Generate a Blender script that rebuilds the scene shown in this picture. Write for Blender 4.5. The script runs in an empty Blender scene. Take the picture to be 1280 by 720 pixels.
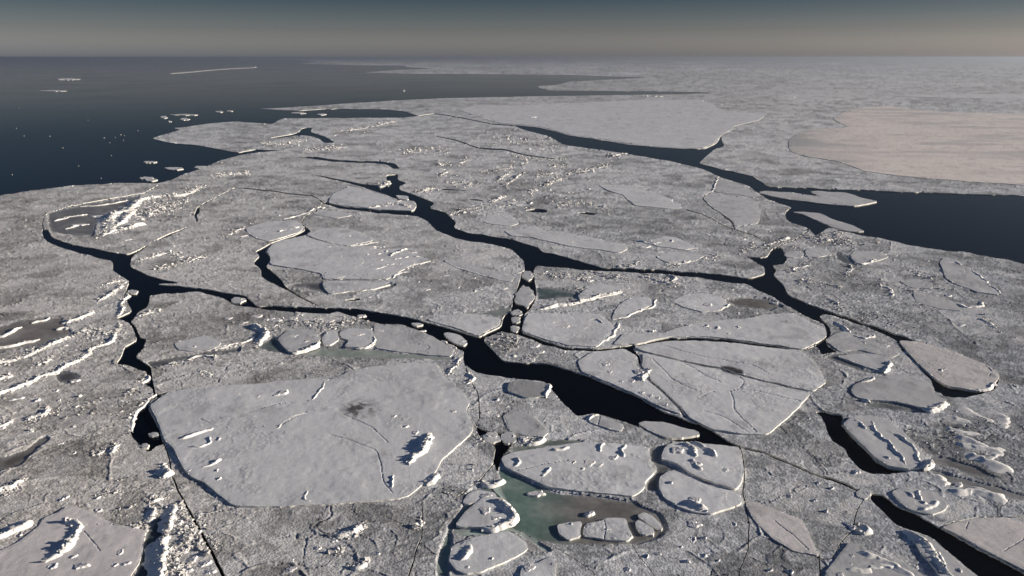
import bpy, math, random
import numpy as np

# ------------------------------------------------------------------ camera, sky, sun, exposure
scene = bpy.context.scene
F_PX, CAM_H, HORIZON = 1000.0, 100.0, 71.5          # focal length (in 1280-px units), flying height (m)
PITCH = math.atan((360 - HORIZON) / F_PX)
cam_data = bpy.data.cameras.new("camera")
cam_data.sensor_width = 36.0
cam_data.lens = 36.0 * F_PX / 1280.0
cam_data.clip_start = 0.5
cam_data.clip_end = 400000.0
cam = bpy.data.objects.new("camera", cam_data)
scene.collection.objects.link(cam)
cam.location = (0, 0, CAM_H)
cam.rotation_euler = (math.pi / 2 - PITCH, 0, 0)
scene.camera = cam

SUN_EL = math.radians(13.0)
SUN_AZ = math.radians(90.0)                          # clockwise from +Y: the sun stands to the right
world = bpy.data.worlds.new("World")
scene.world = world
world.use_nodes = True
wn = world.node_tree.nodes
sky = wn.new("ShaderNodeTexSky")
sky.sky_type = 'NISHITA'
sky.sun_disc = False
sky.sun_elevation = SUN_EL
sky.sun_rotation = SUN_AZ
sky.altitude = 100.0
sky.air_density = 1.0
sky.dust_density = 1.0
sky.ozone_density = 1.5
world.node_tree.links.new(sky.outputs[0], wn["Background"].inputs[0])
wn["Background"].inputs[1].default_value = 0.05

sun_data = bpy.data.lights.new("sun", 'SUN')
sun_data.energy = 5.0
sun_data.angle = math.radians(0.5)
sun_data.color = (1.0, 0.885, 0.745)
sun = bpy.data.objects.new("sun", sun_data)
scene.collection.objects.link(sun)
sun.rotation_euler = (math.pi / 2 - SUN_EL, 0, math.pi - SUN_AZ)

scene.view_settings.view_transform = 'Standard'
scene.view_settings.look = 'None'
scene.view_settings.gamma = 1.0
scene.view_settings.exposure = 0.56
scene.cycles.use_denoising = True
scene.cycles.max_bounces = 4
scene.cycles.volume_bounces = 0

# the band of haze low over the horizon gives way to a darker, bluer sky higher up (the same all round)
tc = wn.new("ShaderNodeTexCoord")
sep = wn.new("ShaderNodeSeparateXYZ")
ramp = wn.new("ShaderNodeValToRGB")
mul = wn.new("ShaderNodeMixRGB")
mul.blend_type = 'MULTIPLY'
mul.inputs[0].default_value = 1.0
SKY_STOPS = [(0.0, (0.98, 1.10, 1.90)), (0.010, (0.96, 1.06, 1.74)), (0.0175, (0.90, 0.97, 1.54)), (0.031, (0.64, 0.67, 1.02)), (0.05, (0.40, 0.45, 0.67)), (0.072, (0.19, 0.255, 0.41)), (0.12, (0.22, 0.29, 0.44)), (1.0, (0.52, 0.60, 0.80))]
while len(ramp.color_ramp.elements) < len(SKY_STOPS):
    ramp.color_ramp.elements.new(0.5)
for e, (p, c) in zip(ramp.color_ramp.elements, SKY_STOPS):
    e.position = p
    e.color = (*c, 1)
wl = world.node_tree.links
wl.new(tc.outputs["Generated"], sep.inputs[0])
wl.new(sep.outputs["Z"], ramp.inputs[0])
wl.new(sky.outputs[0], mul.inputs[1])
wl.new(ramp.outputs[0], mul.inputs[2])
wl.new(mul.outputs[0], wn["Background"].inputs[0])

rnd = random.Random(7)
rng = np.random.default_rng(11)
SEA_Z = -0.40

# ------------------------------------------------------------------ image point <-> point on the ice plane
_sp, _cp = math.sin(PITCH), math.cos(PITCH)


def ground(u, v):
    """the point of the ice plane (z = 0) that lies along one line of sight"""
    u = np.asarray(u, float)
    v = np.asarray(v, float)
    a = (u - 640.0) / F_PX
    b = (360.0 - v) / F_PX
    dy = _cp + b * _sp
    dz = -_sp + b * _cp
    t = CAM_H / np.maximum(-dz, 1e-6)
    return a * t, dy * t


def foot(v):
    """metres across one 1280-px pixel at picture row v"""
    b = (360.0 - v) / F_PX
    return CAM_H / max(1e-6, _sp - b * _cp) / F_PX


# ------------------------------------------------------------------ noise
def _hash(ix, iy, seed):
    h = (ix.astype(np.int64) * 374761393 + iy.astype(np.int64) * 668265263 + seed * 974634777) & 0xFFFFFFFF
    h = ((h ^ (h >> 13)) * 1274126177) & 0xFFFFFFFF
    h = ((h ^ (h >> 16)) * 2246822519) & 0xFFFFFFFF
    h ^= h >> 15
    return (h & 0xFFFFFF) / float(0x1000000)


def vnoise(x, y, seed=0):
    ix, iy = np.floor(x), np.floor(y)
    fx, fy = x - ix, y - iy
    fx = fx * fx * fx * (fx * (fx * 6 - 15) + 10)
    fy = fy * fy * fy * (fy * (fy * 6 - 15) + 10)
    a, b = _hash(ix, iy, seed), _hash(ix + 1, iy, seed)
    c, d = _hash(ix, iy + 1, seed), _hash(ix + 1, iy + 1, seed)
    return (a + (b - a) * fx) * (1 - fy) + (c + (d - c) * fx) * fy


def fbm(x, y, seed=0, octaves=4):
    s, amp, tot = 0.0, 1.0, 0.0
    for k in range(octaves):
        s = s + amp * vnoise(x * 2 ** k + 17.3 * k, y * 2 ** k - 9.1 * k, seed + k)
        tot += amp
        amp *= 0.5
    return s / tot


def worley(x, y, seed=0):
    """nearest and second distance, a random number of the nearest cell and the offset from its point"""
    ix, iy = np.floor(x), np.floor(y)
    f1 = np.full(x.shape, 9.0)
    f2 = np.full(x.shape, 9.0)
    cid = np.zeros(x.shape)
    ox = np.zeros(x.shape)
    oy = np.zeros(x.shape)
    for dx in (-1, 0, 1):
        for dy in (-1, 0, 1):
            jx, jy = ix + dx, iy + dy
            rx = jx + 0.1 + 0.8 * _hash(jx, jy, seed) - x
            ry = jy + 0.1 + 0.8 * _hash(jx, jy, seed + 1) - y
            d = np.sqrt(rx * rx + ry * ry)
            near = d < f1
            f2 = np.where(near, f1, np.minimum(f2, d))
            f1 = np.where(near, d, f1)
            cid = np.where(near, _hash(jx, jy, seed + 2), cid)
            ox = np.where(near, rx, ox)
            oy = np.where(near, ry, oy)
    return f1, f2, cid, ox, oy


def sstep(a, b, x):
    t = np.clip((x - a) / (b - a), 0, 1)
    return t * t * (3 - 2 * t)


# ------------------------------------------------------------------ outlines
def rough_outline(pts, amount=1.0, seed=0, closed=True, chaikin=1):
    """round the corners of a traced outline a little, then break its edge up like ice"""
    p = [np.array(q, float) for q in pts]
    for _ in range(chaikin):
        q = []
        n = len(p)
        rng_n = range(n) if closed else range(n - 1)
        if not closed:
            q.append(p[0])
        for i in rng_n:
            a, b = p[i], p[(i + 1) % n]
            L = np.linalg.norm(b - a)
            t = min(0.18, 2.2 / max(L, 1e-6))
            q += [a + (b - a) * t, b - (b - a) * t]
        if not closed:
            q.append(p[-1])
        p = q
    r = np.random.default_rng(seed + 5)
    out = []
    n = len(p)
    for i in range(n if closed else n - 1):
        a, b = p[i], p[(i + 1) % n]
        L = np.linalg.norm(b - a)
        m = max(1, int(L / 2.0))
        out.append(a)
        for k in range(1, m):
            out.append(a + (b - a) * k / m)
    if not closed:
        out.append(p[-1])
    out = np.array(out)
    # jitter in metres, converted to picture units at that distance
    n = len(out)
    t = np.arange(n)
    jx = (vnoise(t / 9.0, t * 0 + seed, 3) - 0.5) * 1.4 + (vnoise(t / 3.0, t * 0 + seed, 5) - 0.5) * 0.9
    jy = (vnoise(t / 9.0, t * 0 + seed, 4) - 0.5) * 1.4 + (vnoise(t / 3.0, t * 0 + seed, 6) - 0.5) * 0.9
    fade = np.minimum(1, np.minimum(t, n - t) / 6.0)
    vs = np.clip((out[:, 1] - HORIZON) / 250.0, 0.02, 1.0)
    out[:, 0] += jx * amount * fade
    out[:, 1] += jy * amount * fade * vs
    return out


def ribbon(pts, widths):
    """a polyline of a crack turned into a thin outline"""
    p = np.array(pts, float)
    w = np.full(len(p), widths) if np.isscalar(widths) else np.array(widths, float)
    d = np.gradient(p, axis=0)
    d /= np.maximum(np.linalg.norm(d, axis=1), 1e-6)[:, None]
    nrm = np.stack([-d[:, 1], d[:, 0]], 1)
    return [tuple(q) for q in np.concatenate([p + nrm * w[:, None] / 2, (p - nrm * w[:, None] / 2)[::-1]])]


class Lattice:
    """a sheet of points over the ice plane, spaced closer near the camera and wider far away"""

    def __init__(self, u0, u1, v0, v1, step):
        self.step = step
        self.nu = int(math.ceil((u1 - u0) / step)) + 1
        self.nv = int(math.ceil((v1 - v0) / step)) + 1
        self.u0, self.v0 = u0, v0
        self.U, self.V = np.meshgrid(u0 + step * np.arange(self.nu), v0 + step * np.arange(self.nv))
        # break the regular rows so that no grid shows in the relief
        self.bd = np.full(self.U.shape, 1e9)
        self.bu = np.zeros(self.U.shape)
        self.bv = np.zeros(self.U.shape)

    def mask(self, poly):
        """which lattice points lie inside an outline"""
        m = np.zeros(self.U.shape, bool)
        p = np.asarray(poly, float)
        q = np.roll(p, -1, axis=0)
        i0 = max(0, int((p[:, 1].min() - self.v0) / self.step))
        i1 = min(self.nv - 1, int((p[:, 1].max() - self.v0) / self.step) + 1)
        for i in range(i0, i1 + 1):
            y = self.v0 + i * self.step + 1e-5
            c = (p[:, 1] > y) != (q[:, 1] > y)
            if not c.any():
                continue
            xs = np.sort(p[c, 0] + (y - p[c, 1]) * (q[c, 0] - p[c, 0]) / (q[c, 1] - p[c, 1]))
            k = np.searchsorted(xs, self.U[i])
            m[i] = (k % 2) == 1
        return m

    def near(self, poly, closed=True, reach=1.2):
        """nearest point of an outline for lattice points close to it"""
        p = np.asarray(poly, float)
        n = len(p)
        R = reach * self.step
        bd = np.full(self.U.shape, 1e9)
        bu = np.zeros(self.U.shape)
        bv = np.zeros(self.U.shape)
        for k in range(n if closed else n - 1):
            a, b = p[k], p[(k + 1) % n]
            j0 = max(0, int((min(a[0], b[0]) - R - self.u0) / self.step))
            j1 = min(self.nu, int((max(a[0], b[0]) + R - self.u0) / self.step) + 2)
            i0 = max(0, int((min(a[1], b[1]) - R - self.v0) / self.step))
            i1 = min(self.nv, int((max(a[1], b[1]) + R - self.v0) / self.step) + 2)
            if j1 <= j0 or i1 <= i0:
                continue
            u, v = self.U[i0:i1, j0:j1], self.V[i0:i1, j0:j1]
            ab = b - a
            t = np.clip(((u - a[0]) * ab[0] + (v - a[1]) * ab[1]) / max(ab @ ab, 1e-9), 0, 1)
            cu, cv = a[0] + t * ab[0], a[1] + t * ab[1]
            d = np.hypot(u - cu, v - cv)
            w = d < bd[i0:i1, j0:j1]
            bd[i0:i1, j0:j1][w] = d[w]
            bu[i0:i1, j0:j1][w] = cu[w]
            bv[i0:i1, j0:j1][w] = cv[w]
        return bd, bu, bv


# ------------------------------------------------------------------ meshes and objects
def mesh_from(name, co, tris, mat, albedo=None, smooth=True):
    me = bpy.data.meshes.new(name)
    co = np.asarray(co, np.float32)
    tris = np.asarray(tris, np.int32)
    me.vertices.add(len(co))
    me.vertices.foreach_set("co", co.ravel())
    me.loops.add(tris.size)
    me.loops.foreach_set("vertex_index", tris.ravel())
    me.polygons.add(len(tris))
    me.polygons.foreach_set("loop_start", np.arange(0, tris.size, 3, dtype=np.int32))
    me.polygons.foreach_set("use_smooth", np.full(len(tris), bool(smooth)))
    me.materials.append(mat)
    if albedo is not None:
        at = me.attributes.new("albedo", 'FLOAT_COLOR', 'POINT')
        a4 = np.ones((len(co), 4), np.float32)
        a4[:, :3] = albedo
        at.data.foreach_set("color", a4.ravel())
    me.update(calc_edges=True)
    me.validate()
    return me


def link(name, me, parent=None):
    o = bpy.data.objects.new(name, me)
    scene.collection.objects.link(o)
    if parent is not None:
        o.parent = parent
    return o


def tag(o, label=None, cat=None, group=None, kind=None):
    for k, val in (("label", label), ("category", cat), ("group", group), ("kind", kind)):
        if val:
            o[k] = val
    return o


def with_walls(co, tris, alb, zbot, wall_alb=None, lean=0.0):
    """hang a broken edge wall from the rim of a sheet down below the water"""
    e = np.concatenate([tris[:, [0, 1]], tris[:, [1, 2]], tris[:, [2, 0]]])
    key = np.sort(e, 1)
    k = key[:, 0].astype(np.int64) * (len(co) + 1) + key[:, 1]
    _, idx, cnt = np.unique(k, return_index=True, return_counts=True)
    rim = e[idx[cnt == 1]]
    if len(rim) == 0:
        return co, tris, alb
    ids = np.unique(rim)
    n0 = len(co)
    remap = np.full(n0, -1, np.int64)
    remap[ids] = np.arange(len(ids))
    top = co[ids].copy()
    bot = co[ids].copy()
    bot[:, 2] = zbot
    a, b = remap[rim[:, 0]], remap[rim[:, 1]]
    m = len(ids)
    t1 = np.stack([n0 + b, n0 + a, n0 + m + a], 1)
    t2 = np.stack([n0 + b, n0 + m + a, n0 + m + b], 1)
    wa = alb[ids].copy() if wall_alb is None else np.tile(np.asarray(wall_alb, float), (m, 1))
    return (np.concatenate([co, top, bot]), np.concatenate([tris, t1, t2]),
            np.concatenate([alb, wa, wa]))


def grid_tris(valid_idx, nv, nu):
    """both triangles of every lattice cell, diagonals alternating"""
    i, j = np.meshgrid(np.arange(nv - 1), np.arange(nu - 1), indexing='ij')
    i, j = i.ravel(), j.ravel()
    a, b, c, d = i * nu + j, i * nu + j + 1, (i + 1) * nu + j + 1, (i + 1) * nu + j
    alt = ((i + j) % 2 == 0)
    t1 = np.where(alt[:, None], np.stack([d, c, a], 1), np.stack([d, b, a], 1))
    t2 = np.where(alt[:, None], np.stack([c, b, a], 1), np.stack([d, c, b], 1))
    return np.concatenate([t1, t2])


def compact(co, tris, alb):
    ids, inv = np.unique(tris, return_inverse=True)
    return co[ids], inv.reshape(-1, 3), alb[ids]


# ------------------------------------------------------------------ materials
def new_mat(name):
    m = bpy.data.materials.new(name)
    m.use_nodes = True
    return m, m.node_tree.nodes, m.node_tree.links, m.node_tree.nodes["Principled BSDF"]


def ice_material(name, grain=3.0, bump=0.5, dist=0.12, rough=0.75, ripple=0.0, spec=0.25, blocks=0.0):
    m, N, L, P = new_mat(name)
    at = N.new("ShaderNodeAttribute")
    at.attribute_name = "albedo"
    geo = N.new("ShaderNodeNewGeometry")
    n1 = N.new("ShaderNodeTexNoise")
    n1.inputs["Scale"].default_value = grain
    n1.inputs["Detail"].default_value = 4.0
    n1.inputs["Roughness"].default_value = 0.65
    L.new(geo.outputs["Position"], n1.inputs["Vector"])
    mr = N.new("ShaderNodeMapRange")
    mr.inputs["From Min"].default_value = 0.3
    mr.inputs["From Max"].default_value = 0.7
    mr.inputs["To Min"].default_value = 0.86
    mr.inputs["To Max"].default_value = 1.08
    L.new(n1.outputs["Fac"], mr.inputs["Value"])
    mx = N.new("ShaderNodeVectorMath")
    mx.operation = 'SCALE'
    L.new(at.outputs["Color"], mx.inputs[0])
    L.new(mr.outputs["Result"], mx.inputs["Scale"])
    L.new(mx.outputs[0], P.inputs["Base Color"])
    P.inputs["Roughness"].default_value = rough
    P.inputs["Specular IOR Level"].default_value = spec
    bp = N.new("ShaderNodeBump")
    bp.inputs["Strength"].default_value = bump
    bp.inputs["Distance"].default_value = dist
    h = n1.outputs["Fac"]
    if blocks > 0:                      # crushed ice frozen together: every small lump has its own height and snow cover
        vo = N.new("ShaderNodeTexVoronoi")
        vo.inputs["Scale"].default_value = blocks
        L.new(geo.outputs["Position"], vo.inputs["Vector"])
        vs = N.new("ShaderNodeSeparateColor")
        L.new(vo.outputs["Color"], vs.inputs[0])
        m1 = N.new("ShaderNodeMath")
        m1.operation = 'MULTIPLY_ADD'
        L.new(vo.outputs["Distance"], m1.inputs[0])
        m1.inputs[1].default_value = -1.1
        L.new(vs.outputs[0], m1.inputs[2])
        m2 = N.new("ShaderNodeMath")
        m2.operation = 'MULTIPLY_ADD'
        L.new(h, m2.inputs[0])
        m2.inputs[1].default_value = 0.5
        L.new(m1.outputs[0], m2.inputs[2])
        h = m2.outputs[0]
        mb = N.new("ShaderNodeMapRange")
        mb.inputs["To Min"].default_value = 0.80
        mb.inputs["To Max"].default_value = 1.20
        L.new(vs.outputs[1], mb.inputs["Value"])
        mx2 = N.new("ShaderNodeVectorMath")
        mx2.operation = 'SCALE'
        L.new(mx.outputs[0], mx2.inputs[0])
        L.new(mb.outputs["Result"], mx2.inputs["Scale"])
        L.new(mx2.outputs[0], P.inputs["Base Color"])
    if ripple > 0:
        mp = N.new("ShaderNodeMapping")
        mp.inputs["Rotation"].default_value = (0, 0, 0.5)
        mp.inputs["Scale"].default_value = (0.9, 0.22, 0.5)
        L.new(geo.outputs["Position"], mp.inputs["Vector"])
        n2 = N.new("ShaderNodeTexNoise")
        n2.inputs["Scale"].default_value = 1.0
        n2.inputs["Detail"].default_value = 3.0
        n2.inputs["Distortion"].default_value = 0.6
        L.new(mp.outputs[0], n2.inputs["Vector"])
        ad = N.new("ShaderNodeMath")
        ad.operation = 'MULTIPLY_ADD'
        L.new(n2.outputs["Fac"], ad.inputs[0])
        ad.inputs[1].default_value = ripple
        L.new(h, ad.inputs[2])
        h = ad.outputs[0]
    L.new(h, bp.inputs["Height"])
    L.new(bp.outputs[0], P.inputs["Normal"])
    return m


M_SHEET = ice_material("rubbly_ice", grain=3.4, bump=0.65, dist=0.09, rough=0.8, blocks=1.9)
M_FLOE = ice_material("wind_packed_snow", grain=4.5, bump=0.45, dist=0.06, rough=0.7, ripple=1.2)
M_RIDGE = ice_material("ridge_snow", grain=3.5, bump=0.5, dist=0.08, rough=0.7)
M_THIN = ice_material("thin_grey_ice", grain=0.7, bump=0.25, dist=0.04, rough=0.35, spec=0.5)


def water_material():
    m, N, L, P = new_mat("cold_sea_water")
    P.inputs["Base Color"].default_value = (0.0008, 0.002, 0.005, 1)
    P.inputs["Specular IOR Level"].default_value = 0.13
    P.inputs["IOR"].default_value = 1.2
    geo = N.new("ShaderNodeNewGeometry")
    mp = N.new("ShaderNodeMapping")
    mp.inputs["Scale"].default_value = (0.5, 0.8, 1)
    L.new(geo.outputs["Position"], mp.inputs["Vector"])
    n1 = N.new("ShaderNodeTexNoise")
    n1.inputs["Scale"].default_value = 0.8
    n1.inputs["Detail"].default_value = 3
    L.new(mp.outputs[0], n1.inputs["Vector"])
    bp = N.new("ShaderNodeBump")
    bp.inputs["Strength"].default_value = 0.3
    bp.inputs["Distance"].default_value = 0.1
    L.new(n1.outputs["Fac"], bp.inputs["Height"])
    L.new(bp.outputs[0], P.inputs["Normal"])
    # slicks: wide calm and ruffled patches differ in gloss
    n2 = N.new("ShaderNodeTexNoise")
    n2.inputs["Scale"].default_value = 0.004
    n2.inputs["Detail"].default_value = 4
    L.new(geo.outputs["Position"], n2.inputs["Vector"])
    mr = N.new("ShaderNodeMapRange")
    mr.inputs["From Min"].default_value = 0.35
    mr.inputs["From Max"].default_value = 0.65
    mr.inputs["To Min"].default_value = 0.03
    mr.inputs["To Max"].default_value = 0.09
    L.new(n2.outputs["Fac"], mr.inputs["Value"])
    L.new(mr.outputs["Result"], P.inputs["Roughness"])
    return m


M_WATER = water_material()

# ------------------------------------------------------------------ what was surveyed: outlines, read as lines of sight onto the ice plane
WATER = [
 # the open sea to the north-west
 [(-400,275),(-150,259),(0,245),(40,238),(90,232),(140,229.5),(175,229),(195,230),(212,226),(226,219),(250,212),(275,201),(300,194),(325,190.5),(352,188),(322,186.5),(300,190.5),
  (287,189),(250,182),(217,179),(200,176),(190,173),(212,166),(227,162),(217,160),(230,159),(265,154),(292,152),(320,154),(342,155),(348,150),(357,148),(420,147.5),(505,147),(524,145),
  (505,139),(480,137),(430,136),(400,136.5),(375,138.5),(347,137.5),(325,136),(382,133),(432,129.5),(495,125.5),(545,123),(640,121),(690,120),(765,119),(840,118),(902,116.2),
  (840,114.5),(685,113),(675,110),(672,107.5),(697,106),(712,102),(752,100),(810,97),(765,95.5),(715,94),(640,93),(570,92.5),(500,92),(455,90.5),(495,87.5),(545,86),(510,84),(505,82),
  (445,81.5),(402,80.5),(375,79),(400,77.6),(372,75.2),(320,74.6),(250,74.2),(250,73.4),(-400,73.4)],
 # the lead under the wide far floe and the open water it runs into at the right
 [(640,156),(677,159.5),(710,169),(745,174),(780,180),(815,184),(852,186),(882,186),(895,179),(901,170),(902,176),(906,183),(892,187.5),(880,197.5),(874,204),(905,212),(940,220),
  (960,234),(1022,235.5),(1135,240),(1280,244.5),(1500,252),(1700,262),(1700,420),(1500,366),(1350,340),(1280,330),(1257,325),(1202,315),(1172,312),(1135,306),(1100,297.5),(1060,291),(1052,289.5),(1035,284.5),
  (1026,292),(1019,296),(1014,288),(1005,283.5),(984,277),(981,268),(984,263),(990,258.5),(960,249),(947,240),(935,232),(897,220),(880,212),(835,201),(782,192.5),(747,187),(705,181),(685,170),(655,162.5)],
 # small dark pools north of the middle lead
 [(374,165),(377,160),(390,159.5),(387,165),(405,170),(420,178),(407,179),(395,171),(375,169),(345,173),(335,172.5),(360,169)],
 [(367,196),(395,196),(420,200),(480,202),(495,205),(500,211),(492,211),(482,205),(420,202.5),(382,198)],
 # the middle lead, running down to the right
 [(482,219),(497,218),(496,225),(509,229),(500,232.5),(500,237.5),(517,242.5),(544,254),(537,260),(557,266),(571,279),(567,284.5),(587,291),(640,299.5),(672,309),(677,314),(707,321),(755,335),(790,336),
  (865,339.5),(937,347.5),(955,342),(956,334),(931,321),(958,322),(965,310),(977,309),(984,324),(980,330),(964,331),(971,338),(966,344),(980,356),(987,370),(1025,385),(1070,399.5),(1095,409),(1120,417.5),(1150,427.5),
  (1122,427),(1110,421),(1085,409),(1042,396),(1030,394),(1024,396),(1035,405),(1039,416),(1035,423),(1034,432),(1047,440),(1027,444),(1022,436),(1018,430),(1030,420),(1034,413),(1030,404),(1000,392),(980,380),(960,369),(932,356),(865,346),
  (815,342.5),(775,340),(747,339),(702,335),(670,332),(667,339),(655,339),(655,327),(640,311),(607,304),(570,299),(547,289),(535,276),(520,270),(470,266),(427,261),(402,254),(408,252),(427,258),(470,261),
  (505,256),(500,250),(480,243),(457,235),(430,227.5),(395,220.5),(395,219),(430,225),(457,231),(475,231.5),(488,233),(484,227)],
 # pool between the right-hand floes
 [(1120,426),(1126,436),(1147,457),(1165,477),(1168,488),(1185,496),(1205,497.5),(1226,493),(1242,489),(1250,475),(1240,460),(1192,440),(1150,427)],
 # the left lead, its northward arm, and the long lead down to the lower right corner
 [(52,287),(59,286),(66,297),(90,306),(120,311),(145,316),(160,319),(185,306),(190,302),(217,290),(242,280),(246,276),(242,269),(247,258),(250,259),(250,266),(246,269),(249,277),(217,292.5),(192,302.5),(165,320),(162,334),
  (185,344),(217,352),(225,354.5),(192,355),(225,357.5),(275,364),(307,369),(314,375),(320,382.5),(402,384),(445,386),(482,391),(527,401),(570,412.5),(597,421),(626,409),(630,396),(640,383),(642,370),(650,352),(654,338),
  (667,337),(671,367),(665,385),(657,392),(655,399),(651,415),(677,425),(710,434),(750,436),(780,433),(827,423.5),(860,421.5),(900,423.5),(960,431.5),(1004,438.0),(1022,431),(1021,434),(1004,439.5),(960,434.8),(900,427.4),(845,425.6),(790,434.8),(801,445),(802,457),(799,455),(797,446),(780,436.5),(750,438.5),(706,438),(672,428),(645,417.5),(625,415),
  (604,425),(615,437),(629,451),(640,452),(685,454.5),(725,466),(760,480),(800,497),(830,515),(860,525),(880,532),(910,552),(922,556),(960,566),(985,577),(1025,594),(1055,602),(1070,611),(1090,617),(1105,619),
  (1120,632),(1150,644),(1175,659),(1197,672),(1235,692),(1260,705),(1280,715),(1300,722),(1400,790),(1420,850),(1340,850),(1260,745),(1222,721),(1210,712),(1185,690),(1165,672),(1135,662),(1120,655),(1100,636),(1089,626),(1086,619),(1070,613.5),(1052,605.5),
  (1022,597),(985,580.5),(960,568.5),(920,558.5),(890,555.5),(845,551),(835,550),(800,534),(780,527),(742,517),(722,520),(705,505),(687,484),(681,477),(640,473),(597,466),(582,457),(579,445),(580,439),(557,431),(530,415),
  (502,406),(470,404),(440,396),(420,390),(415,392),(357,389.5),(312,384),(292,382),(282,374),(250,365),(187,369),(187,375),(184,384),(172,392),(170,399),(175,391),(163,401),(166,404),(172,412),(175,422),(184,424),(180,435),(169,446),(189,459),
  (192,480),(195,491),(211,491),(190,500),(185,507),(191,522),(197,532),(204,556),(196,558),(185,566),(172,555),(164,545),(162,527),(172,512),(192,496),(190,485),(176,479),(185,467),(160,457),(145,456),(152,445),(155,434),(172,424),
  (165,410),(160,404),(145,397.5),(162,391),(165,388),(155,370),(162,352),(140,339),(140,326),(100,317),(62,304),(54,297)],
 # west side of the big scored floe in the middle
 [(377,280),(384,284),(389,289),(380,294.5),(357,300),(340,306),(331,314),(339,321),(335,330),(332,334),(342,342),(352,350),(355,357),(377,371),(395,380),(402,384.5),(393,381),(375,372.5),(351,358),(335,351),(327,345),(326,336),(317,330),(317,326),(325,320),(319,314),(330,309),(345,301),(374,292),(382,287)],
 # the pool at the lower right
 [(1018,515),(1030,514),(1036,517),(1052,518),(1055,522),(1051,530),(1060,538),(1077,556),(1095,577),(1115,586),(1140,589.5),(1120,592),(1090,592),(1075,587),(1060,570),(1057,561),(1042,552),(1034,541),(1032,530),(1025,519)],
 [(595,532),(607,538),(627,541),(650,546),(640,557),(627,570),(621,590),(617,575),(620,557),(607,552),(597,542)],
 # shadow strips cut as slits of water north of the middle lead; pond, holes
 [(549,236),(565,236.5),(587,238.2),(570,238.8),(553,237.8)],
 [(655,263),(668,261.2),(684,263),(684,265.6),(664,265)],
 [(584,249),(598,249.6),(606,251.4),(590,250.8)],
 [(720,266),(735,264.8),(747,267),(742,269),(728,267.6)],
 [(430,374.8),(446,373),(452,375.2),(438,376.8)],
 [(0,418),(20,420),(50,417),(52,420),(28,427),(0,430),(-60,436),(-60,424)],
]
# cracks narrow enough to step over, shadow lines cut likewise, and their width in picture units
CRACKS = [
 ([(54,288),(53,278),(56,269),(87,258),(140,248),(180,242),(200,231)], 1.3),
 ([(247,260),(258,252),(270,247),(285,240),(292,235),(310,235.5),(340,239),(360,242),(392,245),(405,254)], 1.2),
 ([(377,280),(380,272),(390,266),(402,257),(405,254)], 1.3),
 ([(524,145),(545,142),(575,147),(615,155),(642,157)], 1.2),  # thin shadow running on from the lead's tip, cut as a crack
 ([(544,170),(570,175),(596,185),(630,187),(658,194),(705,200)], [0.8,1.5,1.7,1.8,1.5,0.8]),  # a curved shadow line, cut into the sheet as a crack
 ([(857,262),(880,268),(900,280),(915,286),(940,293),(962,306)], 1.3),
 ([(897,222),(890,240),(877,247),(885,256),(900,266),(915,277),(918,286)], [1,1.2,1.6,1.8,2.2,2.4,1.6]),
 ([(204,551),(212,575),(215,594),(222,612),(240,645),(255,672),(270,700),(282,725),(306,800)], [1.5,2,2.6,3.4,4.2,5,5.6,6,7]),
 ([(1013,286),(1004,293),(992,300),(978,306),(964,314)], 1.3),
 ([(579,446),(585,470),(597,490),(600,520),(594,534)], 1.4),
 ([(622,572),(612,585),(600,600),(580,615),(568,625)], 1.5),
 ([(527,626),(528,650),(527,672),(520,690),(510,722),(500,770)], [1,1.4,1.6,2.4,2.2,2]),
 ([(922,556),(928,566),(931,592),(929,614),(931,626),(936,655),(935,687),(925,712),(916,800)], [1.3,1.5,1.6,1.5,1.4,1.4,1.5,1.6]),
 ([(1024,694),(1025,712),(1026,740),(1028,800)], 1.7),
 ([(1024,699),(1040,700),(1052,677),(1066,663),(1070,640),(1080,623),(1092,624)], 1.5),
 ([(857,523),(850,511),(832,494),(822,484),(812,477),(802,457)], [2,1.5,1.4,1.3,1.2,1.6]),
 ([(1175,659),(1190,653),(1222,647),(1257,646.5),(1320,643)], 1.3),
 ([(690,682),(720,700),(740,715),(770,750)], 1.3),
 ([(789,680),(800,697),(818,720),(850,765)], 1.3),
 ([(435,633),(450,640),(462,643)], 1.4),
 ([(482,645),(500,655),(522,667)], 1.5),
]
# where each ice sheet is, and how it looks
SHEETS = [
 ((60,345),'brown-grey rubbly ice sheet along the left edge, west of the winding left lead','ice sheet'),
 ((800,270),'wide ridged ice sheet from the bright lobe at left across to the far crooked lead','ice sheet'),
 ((260,320),'speckled ice sheet east of the lobe, between the left lead and the small crooked lead','ice sheet'),
 ((560,290),'wedge of grey rubbly ice sheet under the middle lead, around the large scored pale floe','ice sheet'),
 ((680,440),'small patch of crushed ice between the crowded narrow lead and the wide black lead','ice sheet'),
 ((1120,400),'rough bluish ice sheet at the right edge below the wide dark lead','ice sheet'),
 ((720,350),'rubble-strewn ice sheet squeezed between the middle lead and the round split floe','ice sheet'),
 ((340,680),'speckled foreground ice sheet around the largest flat pale floe','ice sheet'),
 ((1050,235-65),'pale far ice field beyond the wide dark lead, reaching to the horizon','ice field'),
 ((1040,630),'rubbly ice sheet in the lower right foreground beside the narrow diagonal lead','ice sheet'),
 ((1100,680),'broken foreground ice with smooth grey slush, below the last bend of the long lead','ice sheet'),
]
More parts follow.
